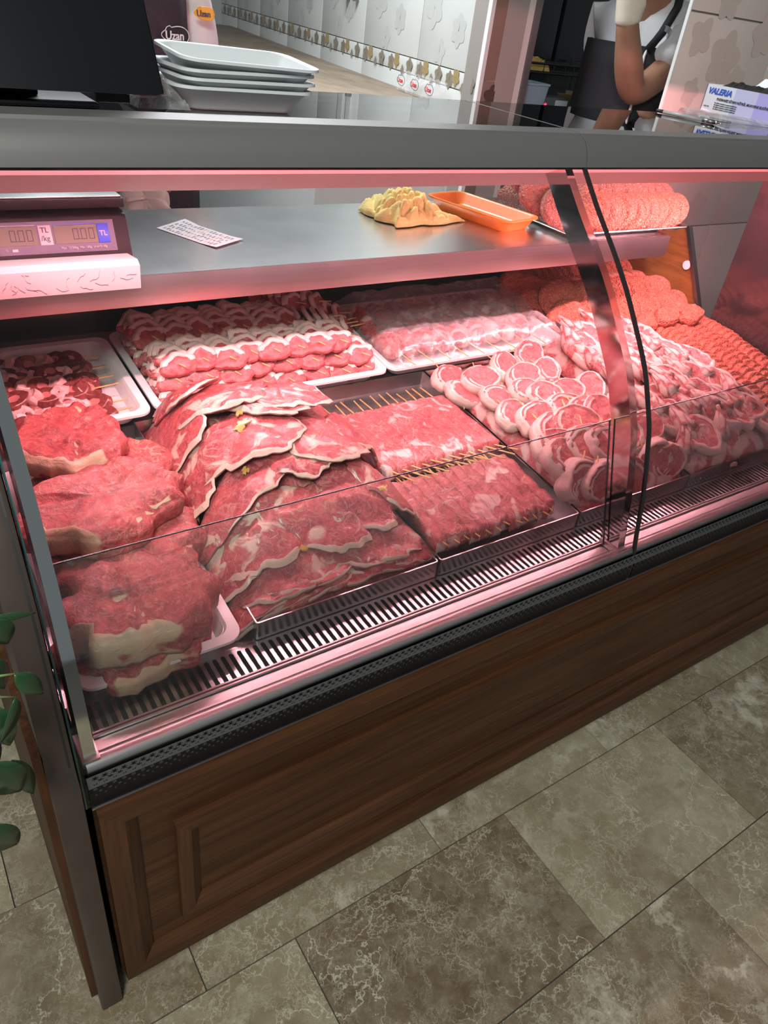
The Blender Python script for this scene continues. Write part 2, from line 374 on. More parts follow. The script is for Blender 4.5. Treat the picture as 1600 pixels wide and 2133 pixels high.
def rrect(hx, hy, r, z, n=5, cx=0, cy=0):
    p = []
    for qx, qy, a0 in ((1, 1, 0), (-1, 1, 90), (-1, -1, 180), (1, -1, 270)):
        for i in range(n+1):
            a = math.radians(a0+90*i/n); p.append((cx+qx*(hx-r)+r*math.cos(a), cy+qy*(hy-r)+r*math.sin(a), z))
    return p
def text_mesh(s, size, name='lettering', m=None, shear=0, extrude=.0004, bold=0, align='LEFT'):
    cu = bpy.data.curves.new(name, 'FONT'); cu.body = s; cu.size = size; cu.extrude = extrude; cu.shear = shear; cu.offset = bold; cu.align_x = align
    cu.resolution_u = 3
    t = bpy.data.objects.new(name, cu); COL.objects.link(t)
    dg = bpy.context.evaluated_depsgraph_get(); me = bpy.data.meshes.new_from_object(t.evaluated_get(dg))
    bpy.data.objects.remove(t); me.name = name; me.materials.clear(); me.materials.append(m or M['white']); return me
def text(s, size, m, parent, o, u, v, **kw):
    """lettering lying in plane (u right, v up) at o, in parent's space"""
    me = text_mesh(s, size, m=m, **kw); u = Vector(u).normalized(); v = Vector(v); v = (v - u*v.dot(u)).normalized(); n = u.cross(v)
    t = ob('lettering', me, parent)
    t.matrix_local = Matrix(((u.x, v.x, n.x, o[0]), (u.y, v.y, n.y, o[1]), (u.z, v.z, n.z, o[2]), (0, 0, 0, 1)))
    return t
def ns(x, y, z=0, s=1.0, seed=0): return noise.noise(Vector((x*s+seed*7.3, y*s-seed*3.1, z*s+seed*1.7)))
def lerp(x, xs, ys):
    if x <= xs[0]: return ys[0]
    for i in range(len(xs)-1):
        if x <= xs[i+1]:
            t = (x-xs[i])/(xs[i+1]-xs[i]); t = t*t*(3-2*t)*.5+t*.5; return ys[i]+(ys[i+1]-ys[i])*t
    return ys[-1]
def sst(a, b, x):
    t = max(0, min(1, (x-a)/(b-a))); return t*t*(3-2*t)
def tb(y): return .585+.109*(y-.128)       # display deck: slopes up away from the customer

# ------------------------------------------------------------------ floor and walls
fl = tag(MB().box(-2.5, 5, -3, 6, -.05, -.004).build('floor', M['groutd']), kind='structure')
tw, td = .518, .306; gx, gy = .2848, -.080
tile_me = MB().box(.0012, tw-.0012, .0012, td-.0012, -.012, 0).mesh('tile', M['floor'])
random.seed(11)
rows = {0: .345, -1: 0.0, -2: -.272, -3: .05, 1: .1, 2: .0, -4: .2}
tone = {(-1, 0): (.95, .25), (-1, 1): (.15, .45), (-1, 2): (.6, .8), (-2, 1): (.72, 1), (-2, 2): (.3, .9), (-2, 0): (.4, .8), (0, 1): (.35, .9), (0, 0): (.2, .8), (-1, -1): (.12, .6)}
for j, off in rows.items():
    for i in range(-3, 5):
        x = gx + off + i*tw
        o = ob('tile', tile_me, fl, (x, gy+j*td, 0))
        br, vn = tone.get((j, i), (random.random()*.7, random.uniform(.3, 1))); o.color = (br, vn, 0, 1)
# tiled wall on the left of the doorway: runs away from the counter, facing left
WD = Vector((.177, 1, 0)).normalized(); WN = Vector((-WD.y, WD.x, 0)); W0 = Vector((2.03, 1.86, 0))
def wallpt(s, z, out=0): return W0 + WD*s + WN*out + Vector((0, 0, z))
wl = MB(); a, b_ = wallpt(0, 0, -.008), wallpt(5, 0, -.008); c, d_ = wallpt(5, 0, -.16), wallpt(0, 0, -.16)
wl.hexa([a, d_, b_, c] + [p+Vector((0, 0, 2.6)) for p in (a, d_, b_, c)])
wall_r = tag(wl.build('wall_right', M['grout']), kind='structure')
def wall_tile(s0, s1, z0, z1, m=None, parent=wall_r):
    g = .002; mb = MB(); p = []
    for z in (z0+g, z1-g):
        for out in (0.0, -.009):
            for s in (s0+g, s1-g): p.append(wallpt(s, z, out))
    return mb.hexa(p).build('tile', m or M['tilew'], parent, bevel=.0015)
def flower(frame, cx, cz, r, npet, m, parent, a0=90, wide=.42, tail=False):
    """flat printed flower: petals + centre as one thin print"""
    mb = MB()
    for k in range(npet):
        a = math.radians(a0 + 360*k/npet); ca, sa = math.cos(a), math.sin(a); pts = []
        for i in range(14):
            t = 2*PI*i/14; u = r*.52 + r*.48*math.cos(t); vv = r*wide*math.sin(t)*(1-.25*math.cos(t))
            pts.append(frame(cx+u*ca-vv*sa, cz+u*sa+vv*ca, .0006+.00025*k))
        k0 = len(mb.v); mb.add(pts, [tuple(range(14))])
    return mb.build('flower_print', m, parent)
jt = [0]; s = .56
while s < 4.8: jt.append(s); s += .63
for k in range(len(jt)-1):
    s0, s1 = jt[k], jt[k+1]
    wall_tile(s0, s1, 1.228, 2.1); wall_tile(s0, s1, .40, 1.165)
    bt = wall_tile(s0, s1, 1.165, 1.228)
    wfr = lambda a, z, q=.0006: wallpt(a, z, q)
    for n, (fs, fz, fr, np_, mm, a0) in enumerate(((.86, 1.190, .034, 6, 'printb', 90), (.66, 1.204, .033, 5, 'printg', 270), (.20, 1.196, .034, 5, 'printb', 90), (.42, 1.175, .019, 3, 'printb', 90))):
        for rep in ((0, .5) if s1-s0 > .4 else (0,)):
            cc = s0 + ((fs*.5+rep) % 1.0)*(s1-s0)
            if s0+.03 < cc < s1-.03: flower(lambda a, z, q, n=n: wallpt(a, z, q+.0018*n), cc, fz, fr*(1.0), np_, M[mm], bt, a0)
    ut = [c for c in wall_r.children][-3]
    flower(wfr, s0+.22, 1.36, .06, 6, M['printf'], wall_r, 90); flower(wfr, s0+.45, 1.42, .075, 5, M['printf'], wall_r, 60); flower(wfr, s0+.36, 1.275, .05, 5, M['printf'], wall_r, 100)
# return face beside the doorway
cr = wallpt(0, 0)
rt = tag(MB().box(cr.x+.004, cr.x+.15, cr.y-.004, cr.y+.1, 0, 2.6).build('wall_return', M['grout']), kind='structure')
MB().box(cr.x+.006, cr.x+.148, cr.y-.012, cr.y-.004, 1.222, 2.1).build('tile', M['tileb'], rt, bevel=.001)
rb = MB().box(cr.x+.006, cr.x+.118, cr.y-.012, cr.y-.004, 1.14, 1.218).build('tile', M['tileb'], rt, bevel=.001)
MB().box(cr.x+.006, cr.x+.148, cr.y-.012, cr.y-.004, .5, 1.136).build('tile', M['tileb'], rt, bevel=.001)
flower(lambda a, z, q=0: Vector((a, cr.y-.012-q, z)), cr.x+.065, 1.165, .045, 5, M['printbr'], rb)
tag(MB().box(cr.x-.012, cr.x+.006, cr.y-.016, cr.y+.004, 0, 2.6).build('trim_1', M['plastic']), kind='structure')
door = tag(MB().box(cr.x+.15, cr.x+.195, cr.y-.02, cr.y+.12, 0, 2.5).build('trim_2', M['doorframe']), kind='structure')
tag(MB().box(cr.x+.195, cr.x+.222, cr.y-.03, cr.y+.10, 0, 2.5).build('door_1', M['greymetal']), kind='structure')
# back wall far behind, dark back room
tag(MB().box(-2.5, 5, 6.0, 6.1, 0, 2.6).build('wall_back', M['wall']), kind='structure')
tag(MB().box(2.35, 5, 3.55, 3.62, 0, 2.6).build('wall_back_room', M['wall']), kind='structure')
# cream tiled pillar
PX, PY = 2.182, 1.115
pil = tag(MB().box(PX+.004, 3.2, PY+.006, PY+.012, 0, 2.6).build('wall_pillar', M['grout']), kind='structure')
for z0, z1 in ((.22, .862), (.866, 1.51), (1.515, 2.2)):
    for x0, x1 in ((PX, PX+.50), (PX+.504, 3.2)):
        MB().box(x0, x1, PY, PY+.008, z0, z1).build('tile', M['tilep'], pil, bevel=.0015)
tag(MB().box(PX-.005, PX+.001, PY-.002, PY+.009, 0, 2.6).build('trim_3', M['plastic']), kind='structure')
pf = lambda a, z, q=0: Vector((a, PY-q, z))
for x, z, r, n, a0 in ((2.42, 1.40, .085, 5, 80), (2.27, 1.45, .06, 4, 60), (2.52, 1.33, .06, 6, 40), (2.30, 1.30, .045, 5, 0), (2.36, 1.555, .06, 5, 20), (2.60, 1.48, .07, 5, 30), (2.55, .93, .06, 5, 30)):
    flower(pf, x, z, r, n, M['printp'], pil, a0)
# worktop along the wall, and cabinet body below
wk = MB(); a, b_ = wallpt(.15, 1.062), wallpt(3.9, 1.062); c, d_ = wallpt(3.9, 1.062, .62), wallpt(.15, 1.062, .62)
wk.hexa([a, b_, d_, c] + [p+Vector((0, 0, .038)) for p in (a, b_, d_, c)])
wt = thing('back_worktop', 'grey wood-grain worktop running along the white flowered tile wall', 'worktop', wallpt(.15, 0))
local(wk, wt.location).build('worktop_board', M['worktop'], wt)
wk = MB(); a, b_ = wallpt(.15, 0.0), wallpt(3.9, 0.0); c, d_ = wallpt(3.9, 0.0, .58), wallpt(.15, 0.0, .58)
wk.hexa([a, b_, d_, c] + [p+Vector((0, 0, 1.062)) for p in (a, b_, d_, c)])
local(wk, wt.location).build('cabinet_body', M['plastic'], wt)

# ------------------------------------------------------------------ the refrigerated display case
case = thing('display_case', 'long curved-glass refrigerated butcher counter with walnut front panels', 'display case', (0, 0, 0))
def part(mb, name, m, bevel=0, smooth=False, angle=None, label=None, parent=case):
    o = mb.build(name, M[m], parent, smooth, angle, None, bevel)
    if label: o['label'] = label
    return o
XR = 2.62
# walnut front
part(MB().box(-.004, XR, 0, .018, .047, .524), 'front_panel', 'wood')
def frame_rail(p0, p1, w, inward, proud, name, m):
    """bevelled moulding rail between p0 and p1 (x,z) on the y=0 face; inward = direction (x,z) to the inner side; mitred"""
    x0, z0 = p0; x1, z1 = p1; ix, iz = inward; dx, dz = (x1-x0), (z1-z0); L = math.hypot(dx, dz); dx /= L; dz /= L
    prof = [(0, 0), (0, -proud), (w*.62, -proud), (w, -proud*.25), (w, 0)]
    vs = []
    for (x, z, sg) in ((x0, z0, 1), (x1, z1, -1)):
        for (t, y) in prof: vs.append((x+ix*t+dx*sg*t, y, z+iz*t+dz*sg*t))
    n = len(prof); fs = [(i, (i+1) % n, n+(i+1) % n, n+i) for i in range(n)] + [tuple(range(n)), tuple(range(2*n-1, n-1, -1))]
    return part(MB().add(vs, fs), name, m)
for (x0, z0, x1, z1, w_, pr_) in ((0, .047, XR-.05, .522, .05, .017), (.1007, .145, XR-.15, .415, .036, .014)):
    frame_rail((x0, z1), (x1, z1), w_, (0, -1), pr_, 'moulding', 'wood')
    frame_rail((x0, z0), (x1, z0), w_, (0, 1), pr_, 'moulding', 'wood')
    frame_rail((x0, z0), (x0, z1), w_, (1, 0), pr_, 'moulding', 'wood_v')
    frame_rail((x1, z0), (x1, z1), w_, (-1, 0), pr_, 'moulding', 'wood_v')
part(MB().box(0, XR, .04, 1.05, .03, .50), 'base_cabinet', 'dark')
for x in (.08, 1.1, 2.1):
    for y in (.12, .95): part(MB().tube([(x, y, 0), (x, y, .04)], .02), 'foot', 'blackrub')
# glass profile (y, z)
PROF = [(0, .529), (.0, .56), (.004, .59), (.013, .63), (.027, .698), (.040, .75), (.053, .793), (.068, .84), (.086, .878), (.12, .941), (.163, .998), (.214, 1.06), (.267, 1.114), (.330, 1.173), (.386, 1.231), (.40, 1.245)]
def offs(prof, d):
    out = []
    for i, (y, z) in enumerate(prof):
        a = prof[max(i-1, 0)]; b = prof[min(i+1, len(prof)-1)]; ty, tz = b[0]-a[0], b[1]-a[1]; L = math.hypot(ty, tz)
        out.append((y + d*tz/L, z - d*ty/L))     # positive d = inwards (towards +y, down)
    return out
def fine(prof, n=3):
    out = []
    P = [Vector((0, *p)) for p in prof]
    for i in range(len(P)-1):
        p0, p1, p2, p3 = P[max(i-1, 0)], P[i], P[i+1], P[min(i+2, len(P)-1)]
        for k in range(n):
            t = k/n; q = .5*((2*p1)+(-p0+p2)*t+(2*p0-5*p1+4*p2-p3)*t*t+(-p0+3*p1-3*p2+p3)*t**3); out.append((q.y, q.z))
    out.append(prof[-1]); return out
def strip(prof, d0, d1, x0, x1, name, m, smooth=True, lo=0, hi=None, parent=case, label=None):
    f = fine(prof)[lo:hi]; a = offs(f, d0); b = offs(f, d1)
    return part(MB().prismx(a + b[::-1], x0, x1), name, m, angle=50, parent=parent, label=label)
def sheet(prof, d, x0, x1, name, m, nx=1):
    f = offs(fine(prof), d); mb = MB(); n = len(f)
    vs = [(x, *p) for x in (x0, x1) for p in f]
    return part(mb.add(vs, [(i, i+1, n+i+1, n+i) for i in range(n-1)]), name, m, smooth=True)
g1 = sheet(PROF, 0, -.010, 1.058, 'front_glass', 'glass'); g2 = sheet(PROF, 0, 1.067, XR, 'front_glass', 'glass')
strip(PROF, -.0005, .0065, -.0112, -.0088, 'glass_edge', 'glassedge', label='green-tinted edge of the curved glass')
strip(PROF, -.0015, .005, 1.0595, 1.0655, 'glass_seal', 'blackrub', label='thin black seal between the two panes')
BAND = [(0, .529), (.0, .56), (.003, .588)]
strip(BAND, -.003, -.0006, -.0045, 1.058, 'black_band', 'black', label='black band with snowflake print along the glass foot')
strip(BAND, -.003, -.0006, 1.067, XR, 'black_band', 'black')
part(MB().box(-.004, XR, -.0042, -.0005, .5265, .5290), 'band_trim', 'alu')
# snowflake print
strip([(.0, .570), (.002, .580), (.0036, .5895)], -.0036, -.0031, -.0040, XR, 'print_ground', 'snow')
sf = MB(); sg = MB()
def flake(mb, x, z, r, d=.0041):
    y = lerp(z, [.529, .56, .588], [0, 0, .003]) - d
    for k in range(3):
        a = PI*k/3+.2; ca, sa = math.cos(a), math.sin(a); h = r*.17
        mb.add([(x-r*ca+h*sa, y, z-r*sa-h*ca), (x-r*ca-h*sa, y, z-r*sa+h*ca), (x+r*ca-h*sa, y, z+r*sa+h*ca), (x+r*ca+h*sa, y, z+r*sa-h*ca)], [(0, 1, 2, 3)])
for row in range(3):
    x = 0.006
    while x < XR: flake(sf, x+(row % 2)*.0062, .5856-.0062*row, .0042); x += .0124
for row in range(3):
    x = 0.004
    while x < XR: flake(sg, x+(row % 2)*.0062, .5665-.0058*row, .0030-.0007*row, .0034); x += .0124
for q_, mm in ((sf, 'black'), (sg, 'snow')): so = part(q_, 'snowflake_print', mm); so['kind'] = 'stuff'
# aluminium bottom rail: rounded nosing, flat, lips
part(MB().prismx([(.006, .578), (.006, .594), (.010, .601), (.018, .604), (.026, .602), (.030, .596), (.030, .578)], .0, XR), 'rail_nosing', 'alu', angle=50)
part(MB().prismx([(.031, .575), (.031, .594), (.052, .592), (.052, .575)], .0, XR), 'rail_flat', 'alu')
for y in (.0535, .0595): part(MB().box(.0, XR, y, y+.0035, .575, .5965), 'rail_lip', 'alu', bevel=.0008)
# vent grille with real slots
cu = bpy.data.curves.new('vent', 'CURVE'); cu.dimensions = '2D'; cu.fill_mode = 'BOTH'; cu.extrude = .0008
def poly(pts):
    sp = cu.splines.new('POLY'); sp.points.add(len(pts)-1); sp.use_cyclic_u = True
    for p, q in zip(sp.points, pts): p.co = (q[0], q[1], 0, 1)
poly([(.004, .0645), (XR, .0645), (XR, .130), (.004, .130)])
x = .016
while x < XR-.01:
    c = [(x+.0036*math.cos(PI*i/4), .119+.0036*math.sin(PI*i/4)) for i in range(5)] + [(x+.0036*math.cos(PI+PI*i/4), .0715+.0036*math.sin(PI+PI*i/4)) for i in range(5)]
    poly(c[::-1]); x += .0135
tmp = bpy.data.objects.new('t', cu); COL.objects.link(tmp)
me = bpy.data.meshes.new_from_object(tmp.evaluated_get(bpy.context.evaluated_depsgraph_get())); bpy.data.objects.remove(tmp)
me.name = 'vent_grille'; me.materials.clear(); me.materials.append(M['steel'])
vg = ob('vent_grille', me, case, (0, 0, .5825)); vg['label'] = 'slotted steel air vent grille'
part(MB().box(0, XR, .064, .13, .53, .556), 'air_duct', 'dark')
# deck, step, back
dk = MB(); y0, y1 = .130, .705
dk.hexa([(0, y0, tb(y0)-.02), (XR, y0, tb(y0)-.02), (0, y1, tb(y1)-.02), (XR, y1, tb(y1)-.02), (0, y0, tb(y0)-.002), (XR, y0, tb(y0)-.002), (0, y1, tb(y1)-.002), (XR, y1, tb(y1)-.002)])
part(dk, 'display_deck', 'steel')
def st(y): return .674+.109*(y-.69)
sp_ = MB(); y0, y1 = .705, 1.085; XS = 2.14
sp_.hexa([(0, y0, tb(y0)-.02), (XS, y0, tb(y0)-.02), (0, y1, tb(y0)-.02), (XS, y1, tb(y0)-.02), (0, y0, st(y0)-.001), (XS, y0, st(y0)-.001), (0, y1, st(y1)-.001), (XS, y1, st(y1)-.001)])
part(sp_, 'rear_step', 'darksteel')
part(MB().box(0, 2.13, 1.085, 1.10, .05, .985), 'back_panel', 'darksteel')
# shelf
part(MB().box(0.002, 1.82, .68, 1.10, .983, .986), 'shelf_top', 'steel')
part(MB().prismx([(.68, .986), (.6785, .93), (.683, .93), (.684, .983)], .002, 1.82), 'shelf_front', 'alu', bevel=.0006)
part(MB().box(1.817, 1.82, .684, 1.09, .935, .983), 'shelf_side', 'steel')
for x in (.05, .9, 1.78): part(MB().box(x, x+.02, .70, 1.09, .955, .983), 'shelf_bracket', 'darksteel')
# end walls
EP = offs(fine(PROF), .004)
prof_end = [(-.022, 0), (-.022, .60)] + [(y-.02, z) for y, z in EP if z > .62] + [(.40, 1.262), (1.10, 1.262), (1.10, 0)]
part(MB().prismx(prof_end, -.048, -.014), 'end_panel', 'brownmetal', bevel=.004, label='brown metal end panel following the glass curve')
part(MB().box(-.058, -.048, .0, 1.09, .02, .66), 'side_board', 'wood_v')
part(MB().prismx([(-.0225, .60)] + [(y-.0205, z) for y, z in EP if z > .62] + [(y-.012, z) for y, z in EP[::-1] if z > .62] + [(-.012, .6)], -.0215, -.019), 'panel_gap', 'blackrub')
part(MB().prismx([(.03, .55)] + [p for p in offs(fine(PROF), .02) if p[1] > .57] + [(1.08, 1.24), (1.08, .55)], -.0138, -.0105), 'end_glass', 'glass')
part(MB().box(2.15, 2.156, .05, .665, .60, 1.24), 'right_end_panel', 'darkglass', label='dark mirror-like end panel')
part(MB().prismx([(.69, .70), (.845, .955), (1.085, .955), (1.085, .70)], 2.135, 2.142), 'wood_end', 'ply', label='orange wooden panel at the right end')
part(MB().prismx([(.682, .70), (.837, .955), (.850, .955), (.697, .70)], 2.128, 2.146), 'end_post', 'darksteel')
part(MB().tube([(2.134, .80, .845), (2.128, .80, .845)], .014, 20), 'sticker', 'label_w')
# divider posts (flat curved chrome bars)
PB = [p for p in PROF if p[1] >= .59]
for x0, x1, lab in ((.0, .0155, 'polished steel bar at the left end of the glass'), (1.021, 1.040, 'polished curved steel bar between the two panes')):
    strip(PB, .010, .055, x0, x1, 'divider_post', 'chrome', label=lab)
    part(MB().box(x0-.004, x1+.004, .012, .062, .594, .606), 'post_foot', 'alu', bevel=.002)
# inner deflector glass
IG = [(.047, .600), (.0805, .715), (.125, .842)]
for x0, x1 in ((.018, 1.016), (1.046, 2.146)):
    n = len(IG); vs = [(x, *p) for x in (x0, x1) for p in IG]
    part(MB().add(vs, [(i, i+1, n+i+1, n+i) for i in range(n-1)]), 'deflector_glass', 'innerglass')
    part(MB().prismx([(.1238, .8412), (.1258, .8412), (.1258, .8430), (.1238, .8430)], x0, x1), 'deflector_edge', 'darkedge')
    for xx in (x0, x1-.003): part(MB().prismx([(.046, .600), (.124, .842), (.127, .842), (.049, .600)], xx, xx+.002), 'deflector_edge', 'darkedge')
# top rail
RP = [(.380, 1.2285), (.383, 1.243), (.389, 1.258), (.398, 1.269), (.408, 1.2755), (.412, 1.2745), (.415, 1.279), (.455, 1.281), (.46, 1.262), (.46, 1.2285)]
for x0, x1 in ((-.05, 1.061), (1.0625, XR)): part(MB().prismx(RP, x0, x1), 'top_rail', 'satin', angle=25)
part(MB().box(-.05, XR, .383, .392, 1.2245, 1.2285), 'rail_gasket', 'blackrub')
part(MB().prismx([(.394, 1.2275), (.394, 1.2255), (.432, 1.2085), (.432, 1.2275)], -.01, XR), 'lamp_diffuser', 'tube', label='pale pink strip lamp cover')
part(MB().prismx([(.433, 1.2275), (.433, 1.209), (.498, 1.1715), (.503, 1.1715), (.503, 1.175), (.44, 1.2275)], -.01, XR), 'canopy', 'canopy')
part(MB().box(-.01, XR, .44, .56, 1.222, 1.2275), 'canopy_top', 'canopy')
# top glass shelf
for x0, x1 in ((-.045, 1.149), (1.152, XR)): part(MB().box(x0, x1, .456, .86, 1.261, 1.268), 'top_glass', 'topglass')
part(MB().box(1.1485, 1.1525, .456, .86, 1.2605, 1.2684), 'top_glass_joint', 'alu')
part(MB().box(2.45, 2.47, .40, .62, .5, 1.262), 'right_support', 'brownmetal')
for x in (-.03,): part(MB().tube([(x, .84, .986 if x < 2 else .6), (x, .84, 1.262)], .007), 'glass_support', 'chrome')

# ------------------------------------------------------------------ trays
def tilted(mb, k=.109):
    mb.v = [(x, y, z + k*y) for x, y, z in mb.v]; return mb
def steel_tray(x0, x1, y0, y1, zb, h, label, k=.109, name='steel_tray'):
    cx, cy = (x0+x1)/2, (y0+y1)/2; hx, hy = (x1-x0)/2-.0008, (y1-y0)/2; t = .0022
    mb = MB(); L = [rrect(hx, hy, .004, 0, 2), rrect(hx, hy, .004, h, 2), rrect(hx-t, hy-t, .003, h, 2), rrect(hx-t-.001, hy-t-.001, .003, .002, 2)]
    mb.loops(L); tilted(mb, k)
    o = mb.build(name, M['steeltray'], None, angle=35, loc=(cx, cy, zb+k*(cy-y0)))
    return tag(o, label, 'tray')
T1 = steel_tray(.292, .654, .129, .703, tb(.129), .036, 'steel tray holding the tall heap of thin lamb steaks')
T2 = steel_tray(.658, 1.022, .129, .703, tb(.129), .036, 'steel tray with flat meat skewers laid in two stacks')
T3 = steel_tray(1.026, 1.391, .129, .703, tb(.129), .036, 'steel tray full of rolled lamb spirals on sticks')
T4 = steel_tray(1.395, 1.761, .129, .703, tb(.129), .036, 'steel tray heaped with bone-in lamb chops')
T5 = steel_tray(1.765, 2.132, .129, .703, tb(.129), .036, 'steel tray with files of small red mince patties')
def white_tray(x0, x1, y0, y1, zb, label, h=.034, k=.109, ribs=True):
    cx, cy = (x0+x1)/2, (y0+y1)/2; hx, hy = (x1-x0)/2, (y1-y0)/2; r = .022
    mb = MB(); L = [rrect(hx-.030, hy-.030, r, 0), rrect(hx-.020, hy-.020, r, h-.006), rrect(hx, hy, r+.004, h-.005), rrect(hx, hy, r+.004, h), rrect(hx-.016, hy-.016, r, h), rrect(hx-.019, hy-.019, r-.002, h-.004), rrect(hx-.030, hy-.030, r-.006, .003)]
    mb.loops(L)
    t = tag(tilted(mb, k).build('white_tray', M['plastic'], None, angle=40, loc=(cx, cy, zb+k*(cy-y0))), label, 'tray')
    if ribs:
        n = int(hx*2/.02)
        for q in range(6):
            yy = -hy+.06+(2*hy-.12)*q/5
            tilted(MB().box(-hx+.05, hx-.05, yy-.0012, yy+.0012, .003, .0045), k).build('floor_rib', M['plastic'], t)
    return t
K1 = white_tray(.088, .328, .679, .995, st(.69)+.002, 'white plastic tray with kidney skewers under the scale')
K2 = white_tray(.336, .905, .683, 1.01, st(.69)+.002, 'white plastic tray filled with fat-edged lamb skewers', ribs=False)
K3 = white_tray(.909, 1.515, .686, 1.02, st(.69)+.002, 'white plastic tray of skewers covered by plastic film', ribs=False)
K0 = white_tray(.022, .266, .112, .62, tb(.13)+.002, 'white plastic tray mostly hidden under the thick beef cuts', ribs=False)
MT = steel_tray(1.548, 2.122, .712, 1.06, st(.712)+.002, .044, 'steel tray of large mince patties below the shelf', name='mince_tray')
def lipped_tray(x0, x1, y0, y1, z, h, label):
    cx, cy = (x0+x1)/2, (y0+y1)/2; hx, hy = (x1-x0)/2, (y1-y0)/2
    L = [rrect(hx-.018, hy-.018, .008, 0, 3), rrect(hx-.010, hy-.010, .008, h-.004, 3), rrect(hx-.001, hy-.001, .008, h-.004, 3), rrect(hx, hy, .008, h-.002, 3), rrect(hx-.001, hy-.001, .008, h, 3), rrect(hx-.010, hy-.010, .007, h, 3), rrect(hx-.019, hy-.019, .006, .002, 3)]
    return tag(MB().loops(L).build('mince_tray', M['steeltray'], None, angle=40, loc=(cx, cy, z)), label, 'tray')
lipped_tray(1.436, 1.925, .705, 1.07, .9862, .014, 'shallow steel tray of mince patties on the upper shelf')

# ------------------------------------------------------------------ meat builders
def drape(H, cx, cy, a, b, ang, th, seed, tilt=.012, farc=(-90, 80), fr=.80, nz=.004, lobes=.10, NT=48, lift=0, streak=True, m='lamb', name='lamb_steak', label='', cat='meat', group=None, clampz=None, sidefat=True, box=None, groove=0):
    """flat cut of meat lying on the surface z = H(x, y); fat rim over the arc farc = (centre, half-width) in world degrees"""
    rs = [0, .2, .4, .56, .7, .8, .88, .94, .98, 1.0]
    mb = MB(); V = []; Ft = []; ca, sa = math.cos(ang), math.sin(ang); o0 = Vector((cx, cy, H(cx, cy)))
    er = min(.55*th, .013)
    def outline(t): return 1 + lobes*(ns(math.cos(t)*1.3, math.sin(t)*1.3, 0, 1, seed)) + lobes*.8*ns(math.cos(t)*4, math.sin(t)*4, 2, 1, seed)
    def top(r, t):
        f = outline(t)*r; u = a*f*math.cos(t); v = b*f*math.sin(t); x = cx+u*ca-v*sa; y = cy+u*sa+v*ca
        if box:
            if y < box[2]: y = box[2]-(box[2]-y)*.2
            if x < box[0]: x = box[0]-(box[0]-x)*.12
        z = H(x, y) + lift - tilt*(y-cy)/max(b, .03) + nz*ns(x*22, y*22, 0, 1, seed) + nz*.6*ns(x*60, y*60, 0, 1, seed+5)
        w = math.degrees(math.atan2(y-cy, x-cx)); dw = abs((w-farc[0]+180) % 360-180)
        arc = sst(farc[1]+18, farc[1]-18, dw + 22*ns(x*14, y*14, 9, 1, seed))
        rim = sst(fr-.03, fr+.07, r + .10*ns(x*24, y*24, 3, 1, seed) + .05*ns(x*70, y*70, 3, 1, seed))*arc
        if groove: z -= groove*sst(.10, 0, abs(ns(x*9, y*9, 7, 1, seed)))
        z += .0032*rim - er*sst(.84, 1.0, r)**2
        st_ = 0
        if streak:
            q = ns(x*13, y*13, 1, 1, seed+3); st_ = sst(.035, .0, abs(q))*sst(.05, .25, ns(x*8, y*8, 4, 1, seed))*.8
        if groove > .006: st_ = max(st_*.4, sst(.045, .0, abs(ns(x*9, y*9, 7, 1, seed)))*sst(-.2, .15, ns(x*11, y*11, 8, 1, seed))*.85)
        return (x, y, z), max(rim, st_)
    for r in rs:
        for j in range(1 if r == 0 else NT):
            p, f = top(r, 2*PI*j/NT); V.append(p); Ft.append(f)
    for kz, r in ((max(.45, er/th+.1), 1.012), (.66, 1.0), (.85, .99), (1.0, .95), (1.0, .6)):
        for j in range(NT):
            p, f = top(min(r, 1), 2*PI*j/NT); q, _ = top(1.0 if r > .9 else r, 2*PI*j/NT)
            x = cx+(p[0]-cx)*(r/min(r, 1)); y = cy+(p[1]-cy)*(r/min(r, 1))
            ztop = q[2] + (er if r > .9 else 0)
            jn = (.05 if groove > .006 else .01)*ns(x*26, y*26, kz*2.2, 1, seed+2); V.append((x+(x-cx)*jn, y+(y-cy)*jn, ztop - th*kz)); Ft.append(f*(.72+(.75 if groove > .006 else .2)*ns(x*30, y*30, kz*3, 1, seed+4)))
    F = [(0, 1+j, 1+(j+1) % NT) for j in range(NT)]; nr = len(rs)-1+5
    for i in range(nr-1):
        for j in range(NT): F.append((1+i*NT+j, 1+(i+1)*NT+j, 1+(i+1)*NT+(j+1) % NT, 1+i*NT+(j+1) % NT))
    F.append(tuple(1+(nr-1)*NT+j for j in range(NT)))
    if clampz: V = [(x, y, max(z, clampz(x, y))) for x, y, z in V]
    mb.add([(x-o0.x, y-o0.y, z-o0.z) for x, y, z in V], F, Ft)
    o = mb.build(name, M[m], None, smooth=True, loc=o0); return tag(o, label, cat, group)

